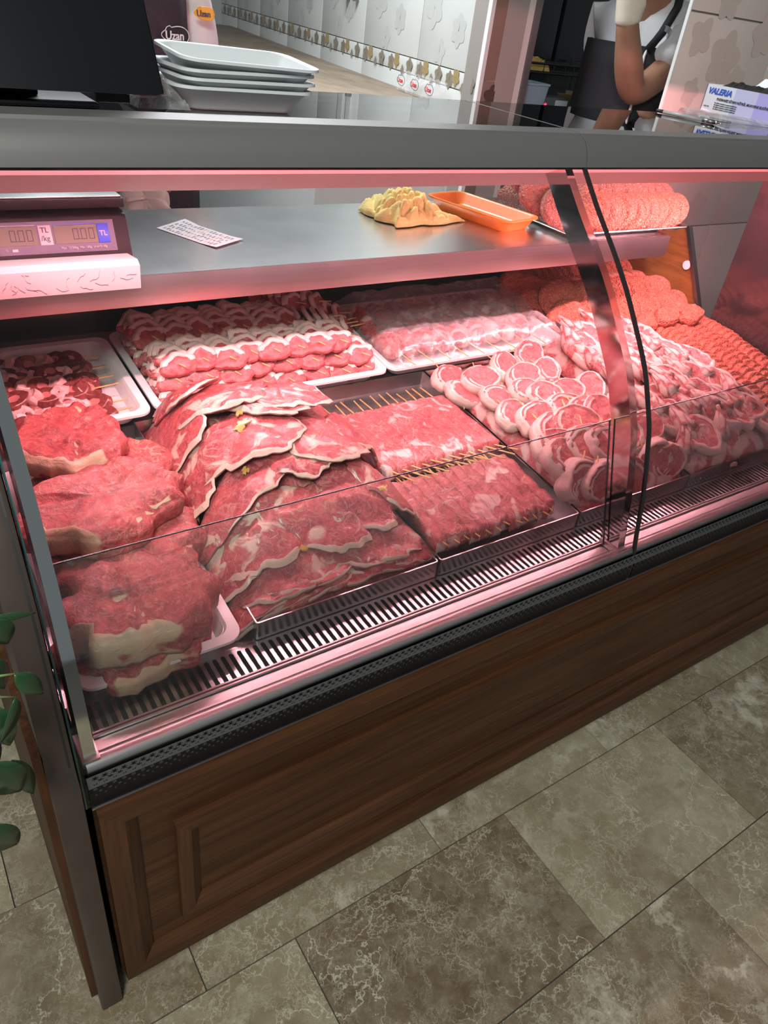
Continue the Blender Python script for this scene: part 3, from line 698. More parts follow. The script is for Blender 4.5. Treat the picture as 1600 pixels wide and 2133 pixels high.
# --- beef cuts at the left
def plane(z0, y0, ky=0, x0=0, kx=0): return lambda x, y: z0 + ky*(y-y0) + kx*(x-x0)
gb = 'thick beef cuts stacked at the left end'
BEEF = [
 # cx, cy, a, b, ztop, ky, th, farc, fr, seed, tilt, label
 (.133, .185, .112, .080, .642, .08, .042, (-100, 35), .90, 1, 0, 'thick dark beef cut at the very front, bottom of its stack above the grille'),
 (.132, .185, .120, .078, .712, .20, .060, (-120, 48), .88, 2, 0, 'big round-muscled beef cut lying on the frontmost bottom piece'),
 (.150, .325, .128, .080, .700, .16, .060, (-85, 60), .90, 3, 0, 'beef cut with pale fat front edge, third from the front'),
 (.140, .370, .128, .080, .757, .20, .046, (-130, 32), .84, 4, 0, 'beef slab with a thick yellowish block of fat at its front left corner'),
 (.160, .470, .118, .078, .742, .12, .050, (-80, 40), .92, 5, 0, 'thin beef slab squeezed under the rearmost beef cut'),
 (.132, .520, .098, .085, .793, .14, .042, (-110, 55), .86, 6, 0, 'rearmost beef cut with creamy fat along its front, in front of kidney tray'),
]
for (cx, cy, a, b, zt, ky, th, fa, fr, sd, ti, lab) in BEEF:
    drape(plane(zt, cy, ky, cx, .03), cx, cy, a, b, .10, th, sd+20, ti, fa, fr, .008, .24, 64, 0, True, 'beef', 'beef_cut', lab, 'beef', gb, None, True, None, .010)
# supports of hidden beef pieces below the upper ones
for (cx, cy, a, b, zt, th, sd, lab) in ((.15, .34, .11, .075, .635, .025, 31, 'hidden-under beef piece below the third cut from the front'), (.145, .47, .11, .1, .70, .065, 32, 'lower beef piece beneath the rear cuts')):
    drape(plane(zt, cy, .1), cx, cy, a, b, .05, th, sd, 0, (-90, 40), .9, .006, .1, 40, 0, True, 'beef', 'beef_cut', lab, 'beef', gb)

# --- lamb steak heap
def H1(x, y):
    p = lerp(y, [.05, .13, .16, .20, .25, .31, .40, .50, .58, .66, .72], [.02, .032, .048, .078, .118, .150, .175, .18, .165, .13, .06])
    return tb(y) + p*max(1-.9*abs((x-.475)/.212)**4, .12)
core = MB(); NX, NY = 18, 26
cz_ = lambda x, y: max(tb(y)+.004, (H1(x, y)-.02-tb(y))*min(1, max(0, (x-.30)/.05), max(0, (.65-x)/.03), max(0, (y-.14)/.05))+tb(y))
vs = [(.30+.35*i/NX, .14+.555*j/NY, cz_(.30+.35*i/NX, .14+.555*j/NY)) for j in range(NY+1) for i in range(NX+1)]
fs = [(j*(NX+1)+i, j*(NX+1)+i+1, (j+1)*(NX+1)+i+1, (j+1)*(NX+1)+i) for j in range(NY) for i in range(NX)]
n0 = len(vs); bo = [(x, y, tb(y)+.003) for x, y, z in vs]
core.add(vs, fs, [.05]*n0).add(bo, [f[::-1] for f in fs])
ring = [i for i in range(NX+1)] + [j*(NX+1)+NX for j in range(1, NY+1)] + [NY*(NX+1)+i for i in range(NX-1, -1, -1)] + [j*(NX+1) for j in range(NY-1, 0, -1)]
core.f += [(ring[k], ring[(k+1) % len(ring)], n0+ring[(k+1) % len(ring)], n0+ring[k]) for k in range(len(ring))]
tag(local(core, (.47, .4, .6)).build('steak_pile', M['lamb'], None, smooth=True, loc=(.47, .4, .6)), 'inner layers of lamb steaks under the visible ones in the heap', 'meat', None, 'stuff')
gs = 'thin lamb steaks in the tall heap'
ST = [  # front/bottom first
 (.313, .172, .075, .045, .5, 'lowest lamb steak at the front left corner of the heap'),
 (.330, .150, .085, .036, .15, 'lamb steak with thick white fat edge lying on the tray rim, front left'),
 (.400, .150, .085, .040, .1, 'dark lamb steak with white fat flap, low in the front of the heap'),
 (.475, .150, .080, .042, -.1, 'lamb steak with pointed pale fat end at the bottom front centre'),
 (.560, .150, .070, .040, -.2, 'lamb steak drooping over the tray front at the heap right'),
 (.615, .165, .050, .045, .5, 'small lamb steak at the front right corner of the heap'),
 (.350, .178, .070, .034, -.3, 'lamb steak with a ruffled fat edge between the lowest left slices'),
 (.440, .175, .072, .034, .2, 'small lamb steak with a wavy fat edge, bottom centre left'),
 (.520, .180, .070, .036, -.15, 'lamb steak folded over the tray front, bottom centre right'),
 (.590, .195, .062, .040, -.3, 'dark lamb steak low on the right front of the heap'),
 (.300, .245, .060, .055, .8, 'lamb steak with cream fat strip on the lower left flank'),
 (.382, .190, .085, .045, -.1, 'lamb steak curled over the front of the heap, left of centre'),
 (.540, .185, .075, .045, -.35, 'broad dark lamb steak under the right front slices'),
 (.360, .245, .090, .060, .15, 'large smooth lamb steak in the middle of the front face'),
 (.455, .238, .085, .055, -.55, 'lamb steak with diagonal cream fat edge on the front face'),
 (.540, .245, .080, .055, -.5, 'dark lamb steak with a bone mark, right front face'),
 (.615, .270, .075, .045, -.7, 'narrow lamb steak with yellow marinade, right flank'),
 (.282, .420, .050, .085, .1, 'lamb steak hanging down the left flank of the heap'),
 (.345, .318, .095, .045, .25, 'folded lamb steak with a thick fat lip, left of centre'),
 (.470, .335, .070, .050, -.4, 'lamb steak with pale fat fringe just under the top right slice'),
 (.610, .385, .055, .060, -.6, 'ragged dark lamb steak at the right shoulder of the heap'),
 (.302, .520, .055, .080, .2, 'purple-skinned lamb steak folded on the left shoulder'),
 (.365, .600, .070, .050, .3, 'pale-skinned lamb steak at the back left of the heap'),
 (.525, .360, .085, .060, -.65, 'lamb steak with a cream rim, right of the top centre slice'),
 (.505, .495, .100, .065, -.55, 'smooth red lamb steak on the top right of the heap'),
 (.455, .470, .095, .050, -.7, 'lamb steak with a purple fat stripe across the top'),
 (.405, .520, .090, .065, -.1, 'big red lamb steak on the very top of the heap'),
 (.392, .405, .108, .070, -.15, 'large oval lamb steak with yellow marinade in front of the heap top'),
]
for k, (cx, cy, a, b, ang, lab) in enumerate(ST):
    drape(H1, cx, cy, a, b, ang, .011, 40+k, .014, (-75+random.uniform(-35, 35), random.uniform(50, 95)), .89, .0055, .20, 56, .004+.0005*k, True, 'lamb', 'lamb_steak', lab, 'meat', gs, None, True, (.2, .7, .146), .004)
for cx, cy, r, where in ((.398, .415, .016, 'largest, on the big oval steak near the top'), (.47, .49, .012, 'on the top right slice of the heap'), (.405, .445, .010, 'just behind the largest splash'), (.365, .33, .009, 'on the folded steak with the fat lip'), (.40, .20, .012, 'low on the front of the heap'), (.60, .25, .012, 'on the right flank by the flat skewers')):
    pts = MB()
    drape(H1, cx, cy, r, r*.55, random.uniform(-1, 1), .003, int(cx*999), 0, (0, 0), 2, .002, .9, 22, .0185, False, 'marinade', 'marinade_splash', 'splash of yellow marinade, ' + where, 'marinade', 'yellow marinade on the lamb steaks')

ORD = 'first second third fourth fifth sixth seventh eighth ninth tenth eleventh twelfth thirteenth fourteenth fifteenth sixteenth seventeenth eighteenth nineteenth twentieth twenty-first twenty-second twenty-third twenty-fourth twenty-fifth twenty-sixth'.split()
# --- flat skewers, two stacks of twelve
gsk = 'flat bamboo-skewered meat strips'
def flat_skewer(x, w, yf, yb, zf, zb_, th, seed, label, fr_stick, bk_stick, ragged=0):
    """one skewer: flat strip of meat along Y with a bamboo stick through it"""
    o = thing('meat_skewer', label, 'skewer', (x, (yf+yb)/2, (zf+zb_)/2), gsk); lx, ly, lz = o.location
    NYs, NXs = 30, 5; mb = MB(); V = []; Ft = []
    yf += random.uniform(-.006, .004); yb += random.uniform(-.004, .006)
    for j in range(NYs+1):
        t = j/NYs; y = yf+(yb-yf)*t; z = zf+(zb_-zf)*t
        e = min(t, 1-t); rd = (1-min(1, e/.05))**2
        ww = w*(.56 - .10*rd + .03*ns(x*40, y*60, 0, 1, seed))
        prof = [(-1, -1), (-1.04, -.4), (-.99, .13), (-.5, .19), (0, .2), (.5, .19), (.99, .13), (1.04, -.4), (1, -1)]
        for (px, pz) in prof:
            xx = x+px*ww; g = (.0065 if ragged else .0025)*ns(xx*45, y*45, 0, 1, 3) + .002*ns(xx*130, y*130, 0, 1, 4)
            zz = z + (pz*th*.5 if pz < -.3 else (pz-.2)*.012 + g) - rd*th*.35*(1 if pz > -.9 else 0)
            V.append((xx-lx, y-ly, zz-lz))
            Ft.append((rd if ragged else rd*.5)*(.5+ns(xx*90, y*90, 0, 1, seed)))
    n = 9; F = []
    for j in range(NYs):
        for i in range(n): F.append((j*n+i, j*n+(i+1) % n, (j+1)*n+(i+1) % n, (j+1)*n+i))
    F += [tuple(range(n)), tuple(range(NYs*n, NYs*n+n))]
    mb.add(V, F, Ft).build('meat_strip', M['flat'], o, smooth=True)
    zt = (zf-.010); zt2 = zb_-.012
    p0 = (random.uniform(-.004, .004), yf-fr_stick-ly, zt+fr_stick*(.40 if not ragged else .1)-lz+random.uniform(-.004, .006)); p1 = (random.uniform(-.004, .004), yb+bk_stick-ly, zt2-.002+bk_stick*.05-lz+random.uniform(-.004, .008))
    m2 = MB().tube([p0, (0, yf+.01-ly, zt-lz), (0, yb-.01-ly, zt2-lz), p1], .0016, 6); m2.build('bamboo_stick', M['bamboo'], o, smooth=True)
    return o
def zs2(y, front): return tb(y) + (.055 if not front else .062)
NS = 12
for k in range(NS):
    x = .676+(.952-.676)*k/(NS-1)
    flat_skewer(x, .0255, (.146), .325, .650, .672, .056, k, 'flat meat skewer, %s from the left in the front stack near the grille' % ORD[k], .012, .02, 1)
for k in range(NS):
    x = .690+(.962-.690)*k/(NS-1)
    flat_skewer(x, .0255, .345, .572, .684, .693, .052, 50+k, 'flat meat skewer, %s from the left in the smooth rear stack' % ORD[k], random.uniform(.05, .085), random.uniform(.045, .06))
# lower layer of sticks of the skewers beneath
for k in range(16):
    x = .685+.018*k; j = random.uniform(-.003, .003)
    o = MB().tube([(0, -.05, .0), (0, .26, .004)], .0015, 6).build('bamboo_stick', M['bamboo'], None, smooth=True, loc=(x+j, .36, .650))
    tag(o, 'buried bamboo stick, %s from the left under the rear stack of flat skewers' % ORD[k], 'skewer', 'buried bamboo sticks of the rear stack')

# --- rolled lamb spirals
def H3(x, y): return tb(y)+lerp(y, [.08, .12, .18, .28, .45, .6, .7], [.03, .05, .085, .105, .105, .085, .05])*(1-.5*abs((x-1.207)/.2)**4)
def H4(x, y): return tb(y)+lerp(y, [.08, .12, .18, .28, .45, .6, .7], [.05, .065, .1, .125, .13, .12, .09])*(1-.45*abs((x-1.575)/.2)**4)
def disc_mesh(name, m, a, b, th, fatfn, seed, NT=40, lob=.07, dish=.0, bumpy=.0025, outline=None):
    rs = [0, .15, .3, .45, .58, .7, .8, .88, .94, .98, 1]; mb = MB(); V = []; Ft = []
    def P(r, t):
        f = (outline(t) if outline else 1)*(1 + lob*ns(math.cos(t)*1.2, math.sin(t)*1.2, 0, 1, seed) + lob*.4*ns(math.cos(t)*4, math.sin(t)*4, 2, 1, seed))*r
        return a*f*math.cos(t), b*f*math.sin(t)
    for r in rs:
        for j in range(1 if r == 0 else NT):
            t = 2*PI*j/NT; x, y = P(r, t); fa, dz = fatfn(r, t, x, y)
            z = th/2 + dz + bumpy*ns(x*70, y*70, 0, 1, seed) - th*.42*sst(.84, 1, r)**2 - dish*(1-r)
            V.append((x, y, z)); Ft.append(fa)
    for kz, rr in ((.0, 1.02), (-.35, 1.0), (-.5, .9)):
        for j in range(NT):
            t = 2*PI*j/NT; x, y = P(rr, t); fa, dz = fatfn(1, t, x, y); V.append((x, y, th*kz)); Ft.append(fa)
    F = [(0, 1+j, 1+(j+1) % NT) for j in range(NT)]; nr = len(rs)-1+3
    for i in range(nr-1):
        for j in range(NT): F.append((1+i*NT+j, 1+(i+1)*NT+j, 1+(i+1)*NT+(j+1) % NT, 1+i*NT+(j+1) % NT))
    F.append(tuple(1+(nr-1)*NT+j for j in range(NT)))
    return mb.add(V, F, Ft).mesh(name, m, True)
def roll_fat(seed):
    rnd = random.Random(seed); ex, ey = rnd.uniform(-.1, .1), rnd.uniform(-.2, .2); tw_ = rnd.uniform(.9, 1.4); ph = rnd.uniform(0, 6.28); eye = rnd.uniform(.56, .68)
    def f(r, t, x, y):
        q = r + .10*ns(math.cos(t)*2, math.sin(t)*2, r*2, 1, seed)
        if q > .87: return 1.0, .003
        sp_ = (q*2.2 - t/(2*PI)*1.0 + ph) % 1.0
        band = sst(.62, .70, sp_)*sst(1.0, .92, sp_)
        fa = band*sst(eye-.06, eye+.04, q)
        return fa, .003*fa - .002*sst(.9, .0, abs(sp_-.6)*9)*sst(eye-.1, eye, q)
    return f
rolls = []
for v in range(7):
    me = disc_mesh('roll_body', M['roll'], .058, .041, .026, roll_fat(v), v+3, 48, .12)
    t = thing('lamb_roll', 'x', 'meat roll', (0, -5, 0), 'rolled lamb spirals'); ob('roll_body', me, t)
    MB().tube([(-.004, -.05, -.006), (.004, .055, .004)], .0014, 6).build('bamboo_stick', M['bamboo'], t, smooth=True); rolls.append(t)
R3 = [(1.038, .62), (1.029, .549), (1.19, .594), (1.192, .526), (1.276, .53), (1.087, .561), (1.317, .638), (1.067, .468), (1.056, .407), (1.088, .364), (1.14, .456), (1.174, .427), (1.24, .421), (1.187, .371), (1.21, .337), (1.254, .327), (1.085, .298), (1.152, .306), (1.065, .232), (1.07, .262), (1.14, .246), (1.117, .194), (1.080, .190), (1.075, .165), (1.115, .148), (1.295, .184), (1.264, .149), (1.205, .148), (1.33, .25), (1.19, .22), (1.34, .34), (1.32, .42), (1.24, .24), (1.34, .165)]
hints = ['back left corner', 'left edge near the back', 'back centre, large and pale', 'middle, oval with a red eye', 'right of the middle', 'left of centre towards the back', 'far back by the chops', 'left edge at mid depth', 'left edge, big red eye', 'left, below the big red eye', 'centre, small', 'centre, half hidden', 'right of centre', 'centre front of the small ones', 'centre right, thin ring', 'right side, open spiral', 'front left, large oval with red eye', 'front centre, thick pale ring', 'lower front left', 'front left under the large oval', 'front, wide loose ring', 'low front, wide ring', 'low front left, small', 'lowest at the tray front left', 'lowest front centre', 'behind the polished bar, front right', 'behind the polished bar, lowest', 'front centre low', 'right front, pale outer skin', 'front middle under the wide ring', 'right edge beside the chops', 'right edge behind', 'front right of centre', 'front right corner']
order = sorted(range(len(R3)), key=lambda i: R3[i][1])
for i in range(len(R3)):
    x, y = R3[i]; y = max(y, .188+.02*(i % 3)); e = .01; src = rolls[i % 7]
    nx_ = -(H3(x+e, y)-H3(x-e, y))/(2*e); ny_ = -(H3(x, y+e)-H3(x, y-e))/(2*e)
    lean = math.radians(24) - ny_*.4
    rz = random.uniform(-.5, .9)
    low = R3[i][1] < .20
    if low: lean = math.radians(62)
    mrot = Matrix.Rotation(lean, 3, 'X') @ Matrix.Rotation(-nx_*.3+random.uniform(-.15, .1), 3, 'Y') @ Matrix.Rotation(rz, 3, 'Z')
    sc = random.uniform(.9, 1.12) * (1.15 if y < .33 else .92)
    lab = 'rolled lamb spiral, ' + hints[i]
    loc = (x, y, H3(x, y)-.002) if not low else (x, .172+.008*(i % 3), tb(.17)+.046+.01*(i % 2))
    if i < 7: r = src; r.location = loc; r['label'] = lab
    else: r = copy_thing(src, lab, loc)
    r.rotation_euler = mrot.to_euler(); r.scale = (sc, sc, sc)
# fill under the rolls and chops so the heaps are solid
def heap_fill(name, H, x0, x1, drop, m, label, lo=.004):
    mb = MB(); NX, NY = 16, 24
    vs = [(x0+(x1-x0)*i/NX, .134+.562*j/NY, max(tb(.134+.562*j/NY)+lo, H(x0+(x1-x0)*i/NX, .134+.562*j/NY)-drop + .012*ns(i*.9, j*.9, 0, 1, 3))) for j in range(NY+1) for i in range(NX+1)]
    fs = [(j*(NX+1)+i, j*(NX+1)+i+1, (j+1)*(NX+1)+i+1, (j+1)*(NX+1)+i) for j in range(NY) for i in range(NX)]
    n0 = len(vs); mb.add(vs, fs, [.5+.9*ns(v[0]*40, v[1]*40, 0, 1, 6) for v in vs]).add([(x, y, tb(y)+.003) for x, y, z in vs], [f[::-1] for f in fs])
    ring = [i for i in range(NX+1)] + [j*(NX+1)+NX for j in range(1, NY+1)] + [NY*(NX+1)+i for i in range(NX-1, -1, -1)] + [j*(NX+1) for j in range(NY-1, 0, -1)]
    mb.f += [(ring[k], ring[(k+1) % len(ring)], n0+ring[(k+1) % len(ring)], n0+ring[k]) for k in range(len(ring))]
    c = ((x0+x1)/2, .4, .6); tag(local(mb, c).build(name, M[m], None, smooth=True, loc=c), label, 'meat', None, 'stuff')
heap_fill('roll_pile', H3, 1.032, 1.386, .024, 'roll', 'lower layers of rolled lamb under the visible spirals')
heap_fill('chop_pile', H4, 1.40, 1.756, .022, 'chop', 'lower layers of lamb chops under the visible ones')

# --- lamb chops
def chop_fat(seed):
    def f(r, t, x, y):
        w = math.degrees(t); dw = abs((w-20+180) % 360-180); q = r+.1*ns(math.cos(t)*2, math.sin(t)*2, r, 1, seed)
        rim = sst(.72, .80, q)*sst(120, 80, dw); seam = sst(.10, .02, abs(q-.52-.12*math.sin(3*t+seed)))*sst(60, 110, dw)*.9
        return max(rim, seam), .003*rim
    return f
chops = []
for v in range(6):
    ol = lambda t, s=v: 1 + .28*math.cos(t-.4) + .08*math.sin(2*t+s)
    me = disc_mesh('chop_meat', M['chop'], .056, .045, .020, chop_fat(v), v+13, outline=ol, lob=.2, bumpy=.006)
    t = thing('lamb_chop', 'x', 'chop', (0, -5, 0), 'bone-in lamb chops'); ob('chop_meat', me, t)
    MB().tube([(-.012, .004, -.002), (-.035, .014, .001), (-.06, .020, .002), (-.082, .018, .004)], [.007, .006, .005, .0045], 8).build('rib_bone', M['bone'], t, smooth=True)
    bm_ = MB(); bm_.tube([(-.01, -.006, -.003), (-.03, -.002, -.001), (-.050, .008, .001), (-.072, .014, .001)], [.026, .022, .016, .005], 10); bm_.fat = [.35+.5*(k % 3 == 0) for k in range(len(bm_.v))]
    bm_.build('rib_meat', M['chop'], t, smooth=True); chops.append(t)
R4 = [(1.615, .354), (1.636, .47), (1.513, .43), (1.489, .383), (1.525, .342), (1.572, .229), (1.456, .196), (1.70, .248), (1.615, .193), (1.496, .297), (1.435, .302), (1.43, .267), (1.425, .169), (1.473, .160), (1.525, .158), (1.561, .166), (1.623, .158), (1.69, .170), (1.445, .527), (1.42, .477), (1.43, .57), (1.48, .61), (1.432, .40), (1.56, .29), (1.69, .33), (1.56, .54), (1.58, .62), (1.66, .56), (1.53, .47), (1.66, .40), (1.52, .24), (1.66, .22), (1.72, .43), (1.71, .20)]
h4 = ['lying alone on top, right of centre', 'upper right with a long bone', 'in the middle behind the black seal', 'left of the middle', 'centre, bone pointing back left', 'big one behind the deflector edge', 'front left, large round eye', 'right front by the mince patties', 'front right, fat skin showing', 'left centre under a bone', 'beside the polished bar', 'front of the polished bar', 'lowest front left', 'low front, fat cap drooping', 'low front centre', 'low front, curled fat tail', 'low front right of centre', 'low front right', 'left of the polished bar, bony', 'left edge, bone pointing up', 'back left with crossed bones', 'back left with a round eye', 'left edge beside rolled lamb', 'middle front', 'right side, half under another', 'back centre', 'farthest back', 'back right', 'middle back', 'right of the middle', 'front left of centre', 'front right, second row', 'right edge at mid depth', 'front right corner']
for i in range(len(R4)):
    x, y = R4[i]; y = max(y, .185+.015*(i % 3)); x = max(x, 1.43); e = .01; src = chops[i % 6]
    ny_ = -(H4(x, y+e)-H4(x, y-e))/(2*e)
    lean = math.radians(16) - ny_*.45 + random.uniform(-.1, .15)
    rz = -.95 + random.uniform(-.35, .35) if i not in (18, 19, 20) else random.uniform(-1.4, -.5)
    sc = random.uniform(.95, 1.15); lab = 'bone-in lamb chop, ' + h4[i]; loc = (x, y, H4(x, y)+random.uniform(-.004, .006))
    if R4[i][1] < .18: loc = (x, .172+.008*(i % 3), tb(.17)+.055+.012*(i % 2)); lean = math.radians(58)
    if i < 6: r = src; r.location = loc; r['label'] = lab
    else: r = copy_thing(src, lab, loc)
    r.rotation_euler = (Matrix.Rotation(lean, 3, 'X') @ Matrix.Rotation(random.uniform(-.2, .2), 3, 'Y') @ Matrix.Rotation(rz, 3, 'Z')).to_euler(); r.scale = (sc, sc, sc)

# --- small mince patties in files
def patty_mesh(name, a, b, th, seed, m):
    return disc_mesh(name, M[m], a, b, th, lambda r, t, x, y: (0, .0012*ns(x*300, y*300, 0, 1, seed)), seed, 28, .05, 0, .002)
small = [patty_mesh('mince_patty', .043, .030, .0205, 70+v, 'mince') for v in range(4)]
files = ['first file beside the lamb chops', 'second file from the lamb chops', 'third file from the lamb chops', 'fourth file, by the right edge', 'fifth file at the right end']
for f in range(5):
    x0 = 1.797+.0745*f
    for k in range(26):
        y = .160+.0212*k
        zc = tb(y) + lerp(y, [.12, .2, .4, .6, .7], [.026, .034, .050, .062, .052]) + .012*math.sin(f*1.7)*0 + (.010 if f in (1, 2) else 0)
        o = ob('mince_patty', small[(k+f) % 4], None, (x0+random.uniform(-.004, .004)+.02*(y-.4), y, zc+random.uniform(-.002, .002)))
        o.rotation_euler = (math.radians(62)+random.uniform(-.07, .07), random.uniform(-.05, .05), random.uniform(-.12, .12))
        tag(o, 'red mince patty, %s from the front, %s' % (ORD[k], files[f]), 'patty', 'small mince patties, ' + files[f])
for (x, y, z, rx, rz, lab) in ((1.82, .665, .738, .35, .3, 'loose red mince patty lying at the back left of the files'), (1.89, .650, .752, .30, .1, 'loose mince patty leaning over the second file'), (1.95, .678, .760, .25, -.1, 'topmost loose mince patty at the back of the files'), (1.985, .635, .755, .4, .2, 'loose mince patty beside the topmost one')):
    o = ob('mince_patty', disc_mesh('mince_patty', M['mince'], .052, .032, .026, lambda r, t, x, y: (0, .002*ns(x*200, y*200)), int(x*100), 28, .3, 0, .005)); o.location = (x, y, z); o.rotation_euler = (rx, -.15, rz); tag(o, lab, 'patty')

# --- large mince patties in the two rear trays
big = [patty_mesh('mince_disc', .058, .054, .015, 90+v, 'mince') for v in range(4)]
bigb = [patty_mesh('mince_disc', .058, .054, .015, 95+v, 'mince2') for v in range(4)]
def disc_row(x0, x1, n, y, z, meshes, lean, label, group, yaw=0, dz=0):
    for k in range(n):
        t = k/max(1, n-1)
        o = ob('mince_disc', meshes[k % 4], None, (x0+(x1-x0)*t+random.uniform(-.003, .003), y+random.uniform(-.006, .006), z+dz*t*t+random.uniform(-.003, .003)))
        o.rotation_euler = (Matrix.Rotation(yaw, 3, 'Z') @ Matrix.Rotation(.5+random.uniform(-.06, .06), 3, 'X') @ Matrix.Rotation(-lean, 3, 'Y') @ Matrix.Rotation(random.uniform(0, 6), 3, 'Z')).to_euler()
        tag(o, '%s, %s from the left' % (label, ORD[k]), 'patty', group)
z0 = st(.78)+.005
disc_row(1.60, 2.07, 20, .765, z0+.036, big, .85, 'lower tray mince patty, front row', 'lower tray mince, front row', 0, -.004)
disc_row(1.60, 2.04, 19, .835, z0+.076, big, .85, 'lower tray mince patty, raised second row', 'lower tray mince, second row', 0, -.012)
disc_row(1.60, 2.06, 19, .93, z0+.052, big, .85, 'lower tray mince patty, third row', 'lower tray mince, third row')
disc_row(1.58, 2.06, 18, 1.01, z0+.065, big, .85, 'lower tray mince patty, shaded back row', 'lower tray mince, back row')
for (x, y, z, rx, ry, lab) in ((1.595, .83, z0+.088, .75, -.55, 'round mince patty facing left at the end of the second row'), (1.585, .77, z0+.045, .7, -.7, 'round mince patty facing left at the end of the front row'), (1.535, .86, z0+.055, .8, -.3, 'mince patty slipping over the left edge of the lower rear tray'), (1.56, .91, z0+.075, .9, -.2, 'dark round mince patty at the back left of the lower rear tray'), (1.52, .93, z0+.085, .9, -.2, 'leftmost dark mince patty under the shelf')):
    o = ob('mince_disc', big[0], None, (x, y, z)); o.rotation_euler = (rx, ry, 0); o.scale = (1.05, 1.05, 1.2); tag(o, lab, 'patty')
zu = 1.0
disc_row(1.53, 1.895, 17, .765, zu+.034, big, .85, 'upper tray mince patty, front row', 'upper tray mince, front row', 0, -.006)
disc_row(1.53, 1.89, 17, .835, zu+.062, bigb, .85, 'upper tray mince patty, second row', 'upper tray mince, second row', 0, -.012)
disc_row(1.53, 1.89, 16, .91, zu+.076, bigb, .85, 'upper tray mince patty, third row', 'upper tray mince, third row', 0, -.012)
disc_row(1.53, 1.88, 15, .99, zu+.066, bigb, .85, 'upper tray mince patty, back row', 'upper tray mince, back row', 0, -.01)
for (x, y, z, lab) in ((1.492, .80, zu+.040, 'mince patty facing left, front left of the upper tray'), (1.472, .87, zu+.060, 'mince patty facing left, behind the orange foam tray'), (1.50, .95, zu+.085, 'greyish mince patty at the back left of the upper tray'), (1.56, .96, zu+.115, 'mince patty on the top of the upper heap'), (1.64, .97, zu+.118, 'second mince patty on the top of the upper heap')):
    o = ob('mince_disc', bigb[1], None, (x, y, z)); o.rotation_euler = (.75, -.5, 0); o.scale = (1.1, 1.1, 1.4); tag(o, lab, 'patty')
for nm, x0, x1, y0, y1, zf, m_, lab in (('mince_pile', 1.57, 2.09, .735, 1.04, lambda y: st(y)+lerp(y, [.735, .80, .85, 1.04], [.02, .06, .075, .055]), 'mince', 'mass of mince patties filling the lower rear tray'), ('mince_pile', 1.475, 1.90, .735, 1.045, lambda y: .9885+lerp(y, [.735, .80, .9, 1.0, 1.045], [.02, .05, .085, .085, .05]), 'mince2', 'mass of mince patties filling the upper shelf tray')):
    mb = MB(); NX, NY = 20, 14
    vs = [(x0+(x1-x0)*i/NX, y0+(y1-y0)*j/NY, zf(y0+(y1-y0)*j/NY)-.015*abs(2*i/NX-1)**4+.006*ns(i*.8, j*.8)) for j in range(NY+1) for i in range(NX+1)]
    fs = [(j*(NX+1)+i, j*(NX+1)+i+1, (j+1)*(NX+1)+i+1, (j+1)*(NX+1)+i) for j in range(NY) for i in range(NX)]
    n0 = len(vs); mb.add(vs, fs).add([(x, y, (st(y)+.006 if x1 > 2 else .9895)) for x, y, z in vs], [f[::-1] for f in fs])
    ring = [i for i in range(NX+1)] + [j*(NX+1)+NX for j in range(1, NY+1)] + [NY*(NX+1)+i for i in range(NX-1, -1, -1)] + [j*(NX+1) for j in range(NY-1, 0, -1)]
    mb.f += [(ring[k], ring[(k+1) % len(ring)], n0+ring[(k+1) % len(ring)], n0+ring[k]) for k in range(len(ring))]
    c = ((x0+x1)/2, .9, .8); tag(local(mb, c).build(nm, M[m_], None, smooth=True, loc=c), lab, 'mince', None, 'stuff')

# --- fat-edged lamb skewers in the middle white tray
def arch_mesh(seed):
    rnd = random.Random(seed)
    ol = lambda t: 1.0
    def ff(r, t, x, y):
        w = math.degrees(t); dw = abs((w-90+180) % 360-180)
        q = r+.05*ns(math.cos(t)*3, math.sin(t)*3, r, 1, seed)
        rim = sst(.62, .68, q)*sst(86, 66, dw); return rim, .0015*rim
    me = disc_mesh('meat_slice', M['lambskew'], .041, .030, .010, ff, seed, 30, .34, 0, .003, lambda t: 1.0 if math.sin(t) > 0 else 1-.30*(-math.sin(t)))
    return me
arch = [arch_mesh(200+v) for v in range(6)]
glk = 'fat-edged lamb skewers'
lamb_sk = []
for v in range(4):
    t = thing('lamb_skewer', 'x', 'skewer', (0, -5, 0), glk)
    for q in range(5):
        o = ob('meat_slice', arch[(v+q) % 6], t, (random.uniform(-.004, .004), -.048+.024*q, .006*math.sin(q)+random.uniform(-.002, .002)))
        o.rotation_euler = (math.radians(48)+random.uniform(-.12, .12), random.uniform(-.2, .2), random.uniform(-.3, .3)); o.scale = (random.uniform(.9, 1.1),)*3
    for sx in (0,): MB().tube([(.004, -.078, .010), (0, 0, 0), (0, .065, -.004)], .0014, 6).build('bamboo_stick', M['bamboo'], t, smooth=True)
    lamb_sk.append(t)
cnt = 0
def put_skewer(x, y, z, rz, lab, rx=0):
    global cnt
    src = lamb_sk[cnt % 4]
    if cnt < 4: src.location = (x, y, z); src['label'] = lab; src.rotation_euler = (rx, 0, rz)
    else: copy_thing(src, lab, (x, y, z), (rx, 0, rz))
    cnt += 1
ordn = ['leftmost', 'second', 'third', 'fourth', 'fifth', 'sixth', 'seventh', 'rightmost']
for layer, (y, z, xs, nm) in enumerate(((.775, .705, (.395, .860), 'bottom front layer'), (.790, .735, (.400, .845), 'middle front layer'), (.805, .766, (.400, .800), 'top front layer'))):
    for k in range(8):
        put_skewer(xs[0]+(xs[1]-xs[0])*k/7+random.uniform(-.005, .005), y+random.uniform(-.006, .006), z+random.uniform(-.003, .003), random.uniform(-.08, .08), 'fat-edged lamb skewer, %s of the %s' % (ordn[k], nm), -.05)
